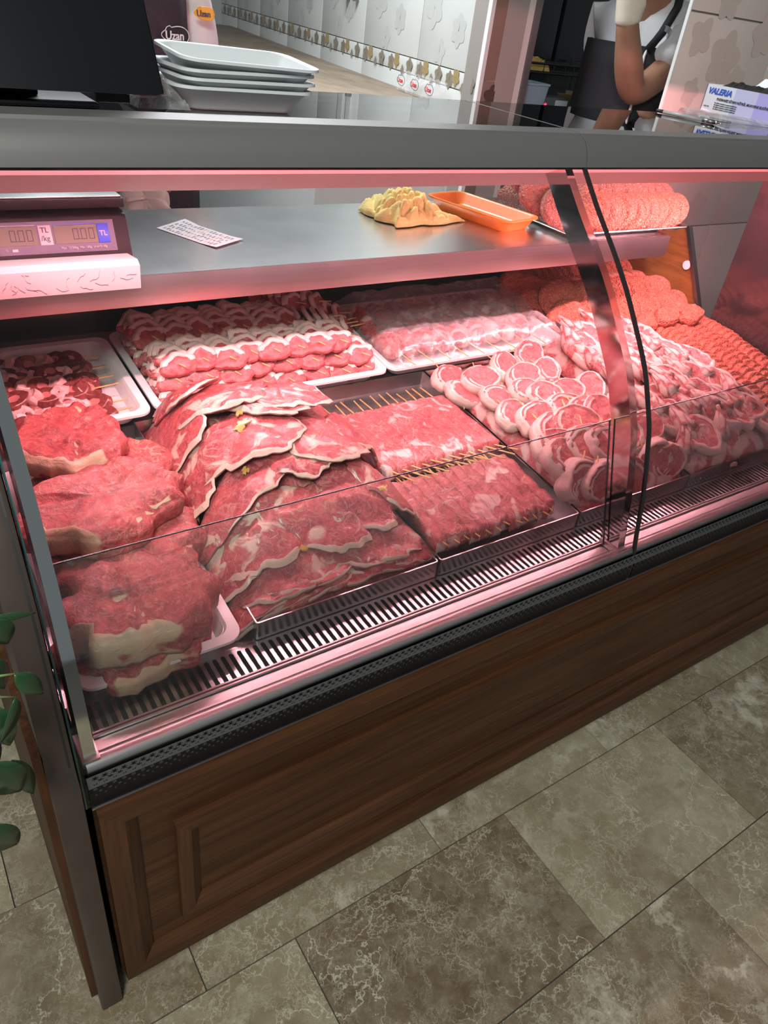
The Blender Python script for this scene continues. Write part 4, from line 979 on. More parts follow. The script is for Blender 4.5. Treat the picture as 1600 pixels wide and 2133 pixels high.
for layer, (y, z, xs, nm) in enumerate(((.925, .735, (.39, .80), 'lower rear layer'), (.93, .775, (.395, .72), 'top rear layer'))):
    for k in range(7):
        put_skewer(xs[0]+(xs[1]-xs[0])*k/6+random.uniform(-.004, .004), y+random.uniform(-.006, .006), z, random.uniform(-.08, .08), 'fat-edged lamb skewer, %s of the %s' % (ordn[k], nm), 0)
for k, (x, y, z, rz) in enumerate(((.745, .965, .80, .5), (.80, .955, .795, .9), (.845, .93, .765, 1.1), (.79, .89, .775, 1.2), (.84, .875, .755, 1.35))):
    put_skewer(x, y, z, rz, 'lamb skewer laid slantwise at the back right, %s from the left' % ordn[k].replace('leftmost', 'first').replace('rightmost', 'last'))

# --- kidney skewers in the left white tray
def kid_fat(r, t, x, y):
    q = r*(1+.25*ns(math.cos(t)*2, math.sin(t)*2, 0, 1, 4)); return sst(.46, .30, q)*.85, -.0015*sst(.5, .2, q)
kid = [disc_mesh('kidney_slice', M['kidney'], .030, .023, .018, kid_fat, 300+v, 28, .10, 0, .0015) for v in range(3)]
fatm = [disc_mesh('fat_piece', M['fatlump'], .021, .017, .020, lambda r, t, x, y: (.5+.9*ns(x*90, y*90), .003*ns(x*140, y*140)), 310+v, 20, .35, 0, .005) for v in range(3)]
gk = 'kidney skewers'; ksrc = []
for v in range(3):
    t = thing('kidney_skewer', 'x', 'skewer', (0, -5, 0), gk)
    for q in range(6):
        isk = (q+v) % 2 == 0 or q == 5
        o = ob('kidney_slice' if isk else 'fat_piece', (kid if isk else fatm)[(q+v) % 3], t, (-.062+.026*q, random.uniform(-.004, .004), random.uniform(-.002, .004)))
        o.rotation_euler = (math.radians(30)+random.uniform(-.3, .3), random.uniform(-.5, .3), random.uniform(-.6, .6))
    MB().tube([(-.085, 0, 0), (.06, 0, 0), (.126, -.002, .004)], .0016, 6).build('bamboo_stick', M['bamboo'], t, smooth=True); ksrc.append(t)
kl = ['frontmost, mostly white fat pieces', 'second from the front, small dark pieces', 'with the large kidney halves, third from the front', 'with glossy kidney halves, in the middle', 'fourth from the front with heart-shaped kidney piece', 'second from the back, fatty', 'rearmost, nearly all dark kidney']
for k, (x, y, z) in enumerate(((.165, .718, .703), (.165, .752, .708), (.160, .778, .728), (.160, .815, .730), (.160, .852, .733), (.160, .89, .722), (.160, .928, .728))):
    if k < 3: t = ksrc[k]; t.location = (x, y, z); t['label'] = 'kidney skewer, ' + kl[k]
    else: t = copy_thing(ksrc[k % 3], 'kidney skewer, ' + kl[k], (x, y, z))
    t.rotation_euler = (random.uniform(-.3, .3), 0, random.uniform(-.05, .08)); t.scale = (1.05,)*3

# --- covered skewers and the plastic film
for k in range(9):
    x = .965+.055*k
    o = thing('covered_skewer', 'pink meat skewer under the plastic film, %s' % ['leftmost', 'second from left', 'third from left', 'fourth from left', 'in the middle', 'fourth from right', 'third from right', 'second from right', 'rightmost'][k], 'skewer', (x, .84, .735), 'meat skewers under the plastic film')
    mb = MB(); V = []; Ft = []; NYs = 24; n = 10
    for j in range(NYs+1):
        t = j/NYs; y = .735+.24*t
        for i in range(n):
            a = 2*PI*i/n; rr = 1+.35*ns(x*30+math.cos(a)*1.2, y*45, math.sin(a)*1.2, 1, k); e = max(.25, 1-(2*abs(t-.5))**8)
            V.append((.031*math.cos(a)*rr*e, y-.84, .109*(y-.84)+.030*math.sin(a)*rr*e-.002)); Ft.append(.35+.9*ns(x*40+math.cos(a), y*50, 0, 1, 9))
    mb.add(V, [(j*n+i, j*n+(i+1) % n, (j+1)*n+(i+1) % n, (j+1)*n+i) for j in range(NYs) for i in range(n)]+[tuple(range(n)), tuple(range(NYs*n, NYs*n+n))], Ft).build('meat_pieces', M['flat'], o, smooth=True)
    MB().tube([(.003, -.17, -.012), (0, .10, .0)], .0015, 6).build('bamboo_stick', M['bamboo'], o, smooth=True)
for k, y in enumerate((.86, .90)):
    tag(MB().tube([(0, 0, 0), (.07, .01, 0)], .0016, 6).build('bamboo_stick', M['bamboo'], None, smooth=True, loc=(.895, y, .755)), 'bamboo stick poking out left of the plastic film, %s one' % ('front', 'rear')[k], 'skewer')
fm = MB(); NX, NY = 90, 54; V = []
for j in range(NY+1):
    for i in range(NX+1):
        u, v = i/NX, j/NY; y = .684+.35*v; x = .925-.012*math.sin(6*v)+(.62+.02*v)*u
        e = min(1, min(u/.08, (1-u)/.14, v/.12, (1-v)/.1)); e = e*e*(3-2*e)
        z = st(y)+.038 + .040*e + .009*ns(x*11, y*13, 0, 1, 2)*e + .006*ns(x*30+4*ns(x*9, y*9), y*18, 0, 1, 5) + .003*abs(ns(x*60, y*24, 0, 1, 8))
        if u > .9: z -= (u-.9)*.10
        V.append((x-1.2, y-.85, z-.75))
fm.add(V, [(j*(NX+1)+i, j*(NX+1)+i+1, (j+1)*(NX+1)+i+1, (j+1)*(NX+1)+i) for j in range(NY) for i in range(NX)])
tag(fm.build('plastic_film', M['film'], None, smooth=True, loc=(1.2, .85, .75)), 'crumpled translucent plastic film draped over the skewers beside the mince', 'plastic film')

# ------------------------------------------------------------------ things on the steel shelf
ZS = .9862
mstrip = thing('marble_strip', 'white marble board with dark veins along the shelf front under the scale', 'marble board', (-.0, .60, ZS))
mb = MB().prismx([(.660, 1.011), (.662, .969), (.6775, .969), (.6775, ZS+.0005), (.735, ZS+.0005), (.735, 1.004), (.728, 1.011), (.672, 1.018)], .003, .316)
local(mb, mstrip.location).build('marble_board', M['marblew'], mstrip, bevel=.002)
ink = MB(); rnd = random.Random(4)
for k in range(26):
    x = rnd.uniform(.02, .30); z = rnd.uniform(.972, 1.005); a = rnd.uniform(0, 6)
    for q in range(4):
        x2 = x+.006*math.cos(a); z2 = z+.005*math.sin(a); a += rnd.uniform(-.8, .8)
        if not (.971 < z2 < 1.008 and .01 < x2 < .312): break
        yy = lambda zz: .66+.002*(1.011-zz)/.042-.0005
        ink.add([(x, yy(z), z-.0004), (x2, yy(z2), z2-.0004), (x2, yy(z2), z2+.0004), (x, yy(z), z+.0004)], [(0, 1, 2, 3)]); x, z = x2, z2
local(ink, mstrip.location).build('vein', M['ink'], mstrip)['kind'] = 'stuff'
# scale
sc = thing('weighing_scale', 'black price-computing scale with grey digit displays at the shelf left', 'scale', (.16, .86, ZS))
def sl(mb, name, m, bevel=0, lab=None, ang=None):
    o = local(mb, sc.location).build(name, M[m], sc, bevel=bevel, angle=ang)
    if lab: o['label'] = lab
    return o
sl(MB().prismx([(.757, .990), (.759, .996), (.787, 1.062), (.80, 1.066), (1.06, 1.060), (1.06, .990)], .004, .335), 'body', 'scale', .003)
sl(MB().box(.03, .05, .80, .82, ZS, .990).box(.29, .31, .80, .82, ZS, .990).box(.03, .05, 1.02, 1.04, ZS, .990).box(.29, .31, 1.02, 1.04, ZS, .990), 'foot', 'blackrub')
sl(MB().box(.06, .29, .86, 1.03, 1.055, 1.073), 'neck', 'blackrub')
sl(MB().box(.0, .338, .80, 1.07, 1.070, 1.087), 'pan_tray', 'scale', .003)
sl(MB().box(.004, .334, .804, 1.066, 1.087, 1.090), 'weighing_pan', 'steel', .001)
FO = Vector((0, .759, .996)); FV = Vector((0, .028, .066)).normalized(); FN = Vector((0, -FV.z, FV.y)).normalized()
if FN.y > 0: FN = -FN
def fp(x, v, out): p = FO+FV*v+FN*out; return (x, p.y, p.z)
def fbox(x0, x1, v0, v1, o0, o1, name, m, bevel=0):
    mb = MB().hexa([fp(x0, v0, o0), fp(x1, v0, o0), fp(x0, v0, o1), fp(x1, v0, o1), fp(x0, v1, o0), fp(x1, v1, o0), fp(x0, v1, o1), fp(x1, v1, o1)])
    return sl(mb, name, m, bevel)
fbox(.01, .309, .011, .064, -.001, .0012, 'display_panel', 'scalepanel')
for (x0, x1) in ((.095, .176), (.205, .278), (.0, .062)):
    fbox(max(x0, .012), x1, .026, .056, .001, .0022, 'display', 'lcd')
fbox(.180, .201, .025, .058, .001, .0026, 'unit_label', 'label_w', .0006); fbox(.279, .299, .025, .058, .001, .0026, 'unit_label', 'label_b', .0006); fbox(.065, .088, .025, .058, .001, .0026, 'unit_label', 'label_w', .0006)
fbox(.095, .176, .0575, .0585, .001, .002, 'panel_line', 'label_w'); fbox(.205, .278, .0575, .0585, .001, .002, 'panel_line', 'label_b')
def stext(s, size, m, x, v, **kw):
    p = Vector(fp(x, v, .0031))-sc.location; return text(s, size, M[m], sc, p, (1, 0, 0), FV, **kw)
stext('TL', .0125, 'ink', .183, .0455); stext('/kg', .0125, 'ink', .182, .032); stext('kg', .0155, 'ink', .068, .037); stext('TL', .0125, 'white', .2815, .037, bold=.0003)
stext('Max 15/30kg  Min 100g  e=d=5/10g', .0055, 'white', .212, .017); stext('SUM', .0055, 'white', .10, .017); stext('O', .0055, 'white', .122, .017)
fbox(.133, .142, .0165, .0205, .0011, .0016, 'panel_line', 'white')
seg = MB()
def digit(x, v, w, h, on):
    t = w*.17
    S = {'a': (0, h-t, w, h), 'd': (0, 0, w, t), 'f': (0, h/2, t, h), 'b': (w-t, h/2, w, h), 'e': (0, 0, t, h/2), 'c': (w-t, 0, w, h/2)}
    for k in on:
        a0, b0, a1, b1 = S[k]; g = .00025
        seg.add([fp(x+a0+g, v+b0+g, .0026), fp(x+a1-g, v+b0+g, .0026), fp(x+a1-g, v+b1-g, .0026), fp(x+a0+g, v+b1-g, .0026)], [(0, 1, 2, 3)])
for xb in (.133, .236):
    for k in range(3): digit(xb+.0135*k-(0 if k else .0), .032, .0098, .019, 'abcdef')
    seg.add([fp(xb+.0108, .032, .0026), fp(xb+.0125, .032, .0026), fp(xb+.0125, .0338, .0026), fp(xb+.0108, .0338, .0026)], [(0, 1, 2, 3)])
sl(seg, 'digits', 'ink', lab='dark 0.00 digits')
# cable hanging at far left
tag(MB().tube([(0, 0, 0), (-.02, -.01, -.03), (-.05, -.01, -.08), (-.09, 0, -.15)], .0035, 8).build('power_cable', M['plastic'], None, smooth=True, loc=(.108, .68, 1.11)), 'white cable hanging in front of the scale', 'cable')
# receipt
rc = thing('receipt', 'white printed receipt lying on the steel shelf right of the scale', 'receipt', (.52, .90, ZS+.001))
def rpt(u, v, h=.0): # u along length, v across
    a = Vector((.446, .953, 0)); d1 = Vector((.514, .797, 0))-a; d2 = Vector((.525, .997, 0))-a
    p = a+d1*u+d2*v; p.z = ZS+.0012+.006*max(0, u-.75)**1.2*6*.4+.004*sst(.3, 0, u)*v+h; return p - rc.location
rb_ = MB(); n = 20
rb_.add([rpt(i/n, v) for i in range(n+1) for v in (0, 1)], [(2*i, 2*i+1, 2*i+3, 2*i+2) for i in range(n)]).build('paper', M['paper'], rc, smooth=True)
pk = MB(); py_ = MB(); rnd = random.Random(9)
for k in range(17):
    u = .06+.052*k
    for q in range(4):
        v0 = .08+.22*q+rnd.uniform(0, .06); v1 = v0+rnd.uniform(.06, .15)
        (py_ if k in (7, 8, 13) else pk).add([rpt(u, v0, .0004), rpt(u, v1, .0004), rpt(u+.018, v1, .0004), rpt(u+.018, v0, .0004)], [(0, 1, 2, 3)])
pk.build('print_lines', M['greymetal'], rc)['kind'] = 'stuff'; py_.build('print_marks', M['inky'], rc)['kind'] = 'stuff'
# yellow cloth
def cloth():
    mb = MB(); NU, NV = 70, 44; V = []
    for j in range(NV+1):
        for i in range(NU+1):
            u, v = i/NU*2-1, j/NV*2-1
            x = .085*u + .02*ns(u*2, v*2, 0, 1, 3); y = .075*v + .02*ns(u*2, v*2, 5, 1, 3)
            if u > .35: x += (u-.35)*.085; y -= (u-.35)*.10; y = y*(1-.62*sst(.35, 1, u))-.03*sst(.4, 1, u)
            e = max(0, 1-max(abs(u), abs(v))**2.2); hb = (1-.72*sst(.2, .8, u))
            th = math.atan2(v, u); q = math.hypot(u, v)
            z = (.046*e**.8)*hb + .022*abs(math.sin(2.6*th+9*q+3*ns(u*2, v*2)))*e**.4*(hb*.8+.2) - .014*sst(.12, 0, abs(ns(u*2.4, v*3.4, 0, 1, 9)))*min(1, e*4) + .008*ns(u*5, v*7, 0, 1, 6)*min(1, e*3) + .002
            V.append((x, y, max(z, .0015)))
    mb.add(V, [(j*(NU+1)+i, j*(NU+1)+i+1, (j+1)*(NU+1)+i+1, (j+1)*(NU+1)+i) for j in range(NV) for i in range(NU)])
    o = mb.build('cleaning_cloth', M['cloth_y'], None, smooth=True, loc=(1.085, .955, ZS)); o.rotation_euler = (0, 0, .12)
    md = o.modifiers.new('thick', 'SOLIDIFY'); md.thickness = .0025; md.offset = 1
    return tag(o, 'crumpled yellow microfibre cloth on the steel shelf', 'cloth')
cloth()
def foam_mesh(name, hx, hy, h, m, fl=.030):
    L = [rrect(hx-fl, hy-fl, .02, 0), rrect(hx-fl*.9, hy-fl*.9, .022, .003), rrect(hx-.006, hy-.006, .028, h-.004), rrect(hx, hy, .03, h-.004), rrect(hx, hy, .03, h), rrect(hx-.006, hy-.006, .028, h), rrect(hx-.009, hy-.009, .026, h-.003), rrect(hx-fl*.95, hy-fl*.95, .020, .007), rrect(hx-fl*1.1, hy-fl*1.1, .018, .004)]
    return MB().loops(L).mesh(name, m, False, 50)
ot = tag(ob('foam_tray', foam_mesh('foam_tray', .075, .145, .032, M['foam_o'], .022), None, (1.318, .925, ZS)), 'empty orange foam tray on the shelf beside the upper mince', 'foam tray'); ot.rotation_euler = (0, 0, .18)
# ------------------------------------------------------------------ things on the top glass
ZT = 1.2685
fme = foam_mesh('foam_tray', .114, .075, .034, M['foam'], .030)
names = ['lowest white foam tray of the stack on the counter top', 'second white foam tray from the bottom of the stack', 'third white foam tray from the bottom of the stack', 'uppermost white foam tray of the stack, open side showing']
for k in range(4):
    o = ob('foam_tray', fme, None, (.468+.004*(k % 2), .615-.003*k, ZT+.0005+.0115*k)); o.rotation_euler = (0, 0, -.02+.05*(k % 3)); tag(o, names[k], 'foam tray', 'white foam trays stacked on the counter')
    if k == 3: o.location.z += .004; o.rotation_euler = (.06, .02, .0)
mo = thing('monitor', 'big black till monitor seen from behind, on the counter top', 'monitor', (.12, .60, ZT))
def mpart(mb, n, m, bv=0): return local(mb, mo.location).build(n, M[m], mo, bevel=bv)
def slab(x0, x1, yb, z0, z1, t, lean):
    return MB().hexa([(x0, yb, z0), (x1, yb, z0), (x0, yb+t, z0), (x1, yb+t, z0), (x0-.0, yb+lean, z1), (x1-.0, yb+lean, z1), (x0, yb+t+lean, z1), (x1, yb+t+lean, z1)])
mpart(slab(-.08, .325, .515, 1.290, 1.53, .035, .15), 'back_shell', 'monitor', .012)
mpart(slab(-.10, .338, .556, 1.288, 1.54, .014, .155), 'screen_bezel', 'monitor', .005)
mpart(MB().box(.02, .24, .54, .70, ZT, 1.276), 'base', 'monitor', .004)
mpart(MB().box(.10, .17, .58, .64, 1.276, 1.33), 'stand', 'monitor', .004)
mpart(MB().box(.235, .28, .535, .55, 1.278, 1.291), 'port_block', 'monitor', .002)
# crumpled clear bag between monitor and trays
pb = MB(); NU = 22; V = []
for j in range(NU+1):
    for i in range(NU+1):
        u, v = i/NU*2-1, j/NU*2-1; e = max(0, 1-max(abs(u), abs(v))**2)
        V.append((.04*u, .05*v, .002+.036*e+.016*ns(u*3, v*3, 0, 1, 7)*e+.008*abs(ns(u*7, v*7, 0, 1, 3))*e))
pb.add(V, [(j*(NU+1)+i, j*(NU+1)+i+1, (j+1)*(NU+1)+i+1, (j+1)*(NU+1)+i) for j in range(NU) for i in range(NU)])
tag(pb.build('plastic_bag', M['film'], None, loc=(.335, .60, ZT)), 'crumpled clear plastic bag between the monitor and the foam trays', 'plastic bag')
# right: pen, clear packet, glove box
pn = thing('pen', 'clear ballpoint pen lying on the counter top beside the glove box', 'pen', (1.83, .74, ZT+.005))
d = Vector((1.855-1.822, .655-.82, 0)); L = d.length; d.normalize()
MB().tube([d*(-L/2), d*(L*.18)], .0048, 10).build('barrel', M['greyplastic'], pn, smooth=True)
MB().tube([d*(L*.18), d*(L*.36)], .005, 10).build('grip', M['darksteel'], pn, smooth=True)
MB().tube([d*(L*.36), d*(L*.46), d*(L*.5)], [.0046, .0016, .0006], 10).build('tip', M['chrome'], pn, smooth=True)
MB().tube([d*(-L*.62), d*(-L/2)], .0044, 10).build('cap', M['blackrub'], pn, smooth=True)
pc = MB(); NU = 24; V = []
for j in range(9):
    for i in range(NU+1):
        u, v = i/NU, j/8*2-1; p = Vector((1.90, .83, 0)).lerp(Vector((2.16, .67, 0)), u); V.append((p.x+.028*v, p.y+.035*v, ZT+.001+.016*(1-v*v)*(1-.5*u)+.005*abs(ns(u*9, v*3, 0, 1, 2))*(1-abs(v))))
pc.add([(x-2, y-.75, z-ZT) for x, y, z in V], [(j*(NU+1)+i, j*(NU+1)+i+1, (j+1)*(NU+1)+i+1, (j+1)*(NU+1)+i) for j in range(8) for i in range(NU)])
tag(pc.build('clear_packet', M['film'], None, smooth=True, loc=(2, .75, ZT)), 'long clear plastic packet lying in front of the glove box', 'packet')
gbx = thing('glove_box', 'white and violet disposable glove carton on the counter top, black gloves showing', 'box', (2.145, .947, ZT), None, (0, 0, -PI/2))
def gl_(mb, n, m): return mb.build(n, M[m], gbx)
GL, GD, GH = .245, .12, .072
gl_(MB().box(0, .10, 0, GD, 0, GH), 'carton', 'cartonw'); gl_(MB().box(.10, .175, 0, GD, 0, GH), 'carton_middle', 'lilac'); gl_(MB().box(.175, GL, 0, GD, 0, GH), 'carton_side', 'violet')
gl_(MB().box(-.0006, .0008, -.0008, .0, 0, GH), 'carton_edge', 'ink')
gv = MB(); NU = 30; V = []
for j in range(7):
    for i in range(NU+1):
        u, v = i/NU, j/6*2-1; V.append((.03+.20*u, .045+.038*v, GH-.002+(.012+.012*abs(ns(u*14, v*2, 0, 1, 4)))*(1-v*v)*min(1, u*8, (1-u)*8)))
gl_(gv.add(V, [(j*(NU+1)+i, j*(NU+1)+i+1, (j+1)*(NU+1)+i+1, (j+1)*(NU+1)+i) for j in range(6) for i in range(NU)]), 'gloves', 'blackrub')
fl_ = MB(); q_ = [(.09, .086, GH), (.23, .086, GH), (.215, .10, GH+.040), (.115, .10, GH+.032)]
fl_.add(q_+[(a, b+.0015, c) for a, b, c in q_], [(0, 1, 2, 3), (7, 6, 5, 4), (0, 4, 5, 1), (2, 6, 7, 3), (1, 5, 6, 2), (0, 3, 7, 4)])
gl_(fl_, 'torn_flap', 'cartonw')
def gtext(s, size, m, x, z, **kw): return text(s, size, M[m], gbx, (x, -.0009, z), (1, 0, 0), (0, 0, 1), **kw)
gtext('VALERIA', .0215, 'blue', .008, .049, shear=.25, bold=.0007); gtext('PUDRASIZ SİYAH NİTRİL MUAYENE ELDİVEN', .0088, 'ink', .045, .0345, shear=.2, bold=.0002)
for k in range(4): gtext('Bu eldiven muayene ve genel temizlik için', .0046, 'ink', .042, .026-.0052*k, shear=.1)
gtext('ADET 100', .0042, 'ink', .008, .014)

# ------------------------------------------------------------------ people
def skin_mesh(name, joints, edges, m, sub=2, root=0):
    me = bpy.data.meshes.new(name); me.from_pydata([j[0] for j in joints], edges, [])
    o = bpy.data.objects.new(name, me); COL.objects.link(o)
    md = o.modifiers.new('s', 'SKIN'); md.use_smooth_shade = True
    for i, j in enumerate(joints):
        r = j[1]; me.skin_vertices[0].data[i].radius = (r, r) if not isinstance(r, tuple) else r
    me.skin_vertices[0].data[root].use_root = True
    s2 = o.modifiers.new('u', 'SUBSURF'); s2.levels = s2.render_levels = sub
    dg = bpy.context.evaluated_depsgraph_get(); m2 = bpy.data.meshes.new_from_object(o.evaluated_get(dg)); bpy.data.objects.remove(o)
    m2.name = name; m2.materials.clear(); m2.materials.append(m); m2.shade_smooth(); return m2
def rel(js, o): return [(tuple(Vector(p)-Vector(o)), r) for p, r in js]
# man in the doorway, gloved hand raised to his face
O = (2.62, 1.62, 0); man = thing('person', 'man in white short-sleeved shirt and dark apron, gloved hand raised to his face', 'person', O)
body = [((2.63, 1.64, .92), .145), ((2.62, 1.63, 1.12), .14), ((2.60, 1.61, 1.32), .10), ((2.58, 1.60, 1.45), .07), ((2.53, 1.57, 1.55), .05), ((2.46, 1.54, 1.63), .08), ((2.44, 1.53, 1.72), .085),
        ((2.655, 1.50, 1.455), .07), ((2.575, 1.455, 1.335), .058), ((2.425, 1.45, 1.238), .052), ((2.375, 1.45, 1.315), .058), ((2.315, 1.455, 1.44), .042), ((2.298, 1.46, 1.49), .040),
        ((2.58, 1.74, 1.44), .06), ((2.62, 1.80, 1.22), .048), ((2.52, 1.72, 1.02), .042), ((2.46, 1.66, 1.0), .03),
        ((2.66, 1.58, .80), .1), ((2.66, 1.57, .45), .07), ((2.66, 1.60, .06), .05), ((2.60, 1.56, .035), .04), ((2.60, 1.74, .80), .1), ((2.60, 1.74, .45), .07), ((2.60, 1.76, .06), .05), ((2.54, 1.73, .035), .04)]
be = [(0, 1), (1, 2), (2, 3), (3, 4), (4, 5), (5, 6), (3, 7), (7, 8), (8, 9), (9, 10), (10, 11), (11, 12), (3, 13), (13, 14), (14, 15), (15, 16), (0, 17), (17, 18), (18, 19), (19, 20), (0, 21), (21, 22), (22, 23), (23, 24)]
ob('body', skin_mesh('body', rel(body, O), be, M['skin']), man)
sh = [((2.63, 1.64, .90), .165), ((2.62, 1.63, 1.12), .158), ((2.60, 1.61, 1.32), .168), ((2.58, 1.60, 1.46), .14), ((2.535, 1.577, 1.525), .075), ((2.655, 1.50, 1.455), .105), ((2.585, 1.463, 1.365), .092), ((2.548, 1.452, 1.325), .086), ((2.58, 1.74, 1.45), .095), ((2.61, 1.79, 1.32), .08)]
ob('shirt', skin_mesh('shirt', rel(sh, O), [(0, 1), (1, 2), (2, 3), (3, 4), (3, 5), (5, 6), (6, 7), (3, 8), (8, 9)], M['shirt']), man)
hj = [((2.312, 1.455, 1.448), .050), ((2.303, 1.457, 1.48), .046), ((2.292, 1.46, 1.525), .048), ((2.285, 1.462, 1.56), .046)]
he = [(0, 1), (1, 2), (2, 3)]
for q, (dx, dy, l) in enumerate(((-.028, -.012, .075), (-.010, -.014, .085), (.010, -.012, .08), (.026, -.006, .065))):
    k = len(hj); b0 = Vector((2.288+dx*1.1, 1.462+dy, 1.578)); hj += [(tuple(b0), .0125), (tuple(b0+Vector((.006, .004, l*.5))), .0115), (tuple(b0+Vector((.028, .014, l*.9))), .010)]; he += [(3, k), (k, k+1), (k+1, k+2)]
k = len(hj); hj += [((2.338, 1.455, 1.53), .015), ((2.36, 1.465, 1.565), .012)]; he += [(2, k), (k, k+1)]
ob('glove', skin_mesh('glove', rel(hj, O), he, M['glove'], 2), man)
hj2 = [((2.49, 1.69, 1.01), .036), ((2.45, 1.65, 1.0), .034), ((2.42, 1.61, .985), .032)]; he2 = [(0, 1), (1, 2)]
for q in range(4):
    k = len(hj2); b0 = Vector((2.41-.012*q, 1.585+.012*q, .975)); hj2 += [(tuple(b0), .011), (tuple(b0+Vector((-.02, -.025, -.02))), .010)]; he2 += [(2, k), (k, k+1)]
k = len(hj2); hj2 += [((2.455, 1.60, 1.0), .012)]; he2 += [(1, k)]
ob('glove', skin_mesh('glove', rel(hj2, O), he2, M['glove'], 2), man)
# face details and hair
hc = Vector((2.445, 1.532, 1.70))-Vector(O)
def ball(c, r, name, m, sx=1, sy=1, sz=1):
    bm = bmesh.new(); bmesh.ops.create_uvsphere(bm, u_segments=16, v_segments=10, radius=r); me = bpy.data.meshes.new(name); bm.to_mesh(me); bm.free(); me.materials.append(M[m]); me.shade_smooth()
    o = ob(name, me, man, c); o.scale = (sx, sy, sz); return o
ball(hc+Vector((.02, .015, .05)), .105, 'hair', 'hair', 1, 1, .8)
fdir = Vector((-.85, -.5, 0)).normalized(); fs_ = Vector((-fdir.y, fdir.x, 0))
for sgn in (-1, 1): ball(hc+fdir*.088+fs_*.03*sgn+Vector((0, 0, .0)), .010, 'eye', 'white'); ball(hc+fs_*.088*sgn, .02, 'ear', 'skin', .6, 1, 1.5)
ball(hc+fdir*.1-Vector((0, 0, .025)), .016, 'nose', 'skin', 1, 1, 1.5); ball(hc+fdir*.086-Vector((0, 0, .062)), .02, 'mouth', 'red', .5, 1, .3)
# apron front (bib) wrapped on chest, with white piping and strap
def apron(path, z0, z1, name, m, parent, O, th=.006, top=None):
    mb = MB(); n = len(path); NZ = 10; V = []
    for j in range(NZ+1):
        t = j/NZ
        for i, (x, y) in enumerate(path):
            s_ = 1 if top is None else 1-(1-top)*sst(.5, 1, t); cx = sum(p[0] for p in path)/n; cy = sum(p[1] for p in path)/n
            V.append((cx+(x-cx)*s_-O[0], cy+(y-cy)*s_-O[1], z0+(z1-z0)*t-O[2]))
    mb.add(V, [(j*n+i, j*n+i+1, (j+1)*n+i+1, (j+1)*n+i) for j in range(NZ) for i in range(n-1)])
    o = mb.build(name, M[m], parent, smooth=True); md = o.modifiers.new('t', 'SOLIDIFY'); md.thickness = th; return o
ap = [(2.62, 1.435), (2.55, 1.435), (2.485, 1.465), (2.445, 1.52), (2.425, 1.60), (2.43, 1.70), (2.47, 1.80), (2.55, 1.85)]
apron(ap, .60, 1.40, 'apron', 'apron', man, O, .006, .9)
mb = MB().tube([(2.455, 1.46, .95), (2.45, 1.462, 1.15), (2.458, 1.467, 1.25), (2.475, 1.485, 1.37), (2.49, 1.49, 1.40)], .005, 6); local(mb, O).build('apron_piping', M['white'], man, smooth=True)
mb = MB().tube([(2.475, 1.475, 1.39), (2.50, 1.452, 1.45), (2.555, 1.462, 1.53), (2.60, 1.50, 1.585), (2.62, 1.56, 1.60)], .015, 8); local(mb, O).build('apron_strap', M['apron'], man, smooth=True)
mb = MB().tube([(2.505, 1.447, 1.445), (2.515, 1.447, 1.462)], .018, 8); local(mb, O).build('strap_buckle', M['chrome'], man)
# second man at the left, seen beyond the monitor
O2 = (.60, 1.62, 0); man2 = thing('person', 'person in black apron and white shirt standing behind the monitor and scale', 'person', O2)
b2 = [((.58, 1.64, .92), .14), ((.58, 1.63, 1.12), .135), ((.58, 1.62, 1.32), .145), ((.58, 1.62, 1.47), .11), ((.57, 1.60, 1.56), .055), ((.56, 1.58, 1.66), .08), ((.56, 1.58, 1.76), .085),
      ((.75, 1.60, 1.45), .062), ((.80, 1.56, 1.20), .045), ((.66, 1.42, 1.02), .038), ((.59, 1.36, .96), .03), ((.40, 1.60, 1.45), .062), ((.36, 1.52, 1.2), .045), ((.46, 1.38, 1.02), .036), ((.50, 1.33, .96), .03),
      ((.66, 1.64, .80), .1), ((.66, 1.64, .45), .07), ((.66, 1.66, .06), .05), ((.66, 1.57, .035), .04), ((.50, 1.64, .80), .1), ((.50, 1.64, .45), .07), ((.50, 1.66, .06), .05), ((.50, 1.57, .035), .04)]
e2 = [(0, 1), (1, 2), (2, 3), (3, 4), (4, 5), (5, 6), (3, 7), (7, 8), (8, 9), (9, 10), (3, 11), (11, 12), (12, 13), (13, 14), (0, 15), (15, 16), (16, 17), (17, 18), (0, 19), (19, 20), (20, 21), (21, 22)]
ob('body', skin_mesh('body', rel(b2, O2), e2, M['skin']), man2)
s2 = [((.58, 1.64, .90), .16), ((.58, 1.63, 1.12), .155), ((.58, 1.62, 1.32), .165), ((.58, 1.62, 1.46), .13), ((.57, 1.605, 1.52), .07), ((.745, 1.60, 1.45), .085), ((.785, 1.575, 1.28), .072), ((.79, 1.565, 1.22), .066), ((.405, 1.60, 1.45), .085), ((.365, 1.53, 1.22), .066)]
ob('shirt', skin_mesh('shirt', rel(s2, O2), [(0, 1), (1, 2), (2, 3), (3, 4), (3, 5), (5, 6), (6, 7), (3, 8), (8, 9)], M['shirt']), man2)
apron([(.41, 1.53), (.44, 1.48), (.50, 1.445), (.58, 1.435), (.66, 1.435), (.715, 1.45), (.750, 1.475)], .5, 1.42, 'apron', 'apron', man2, O2, .006, .86)
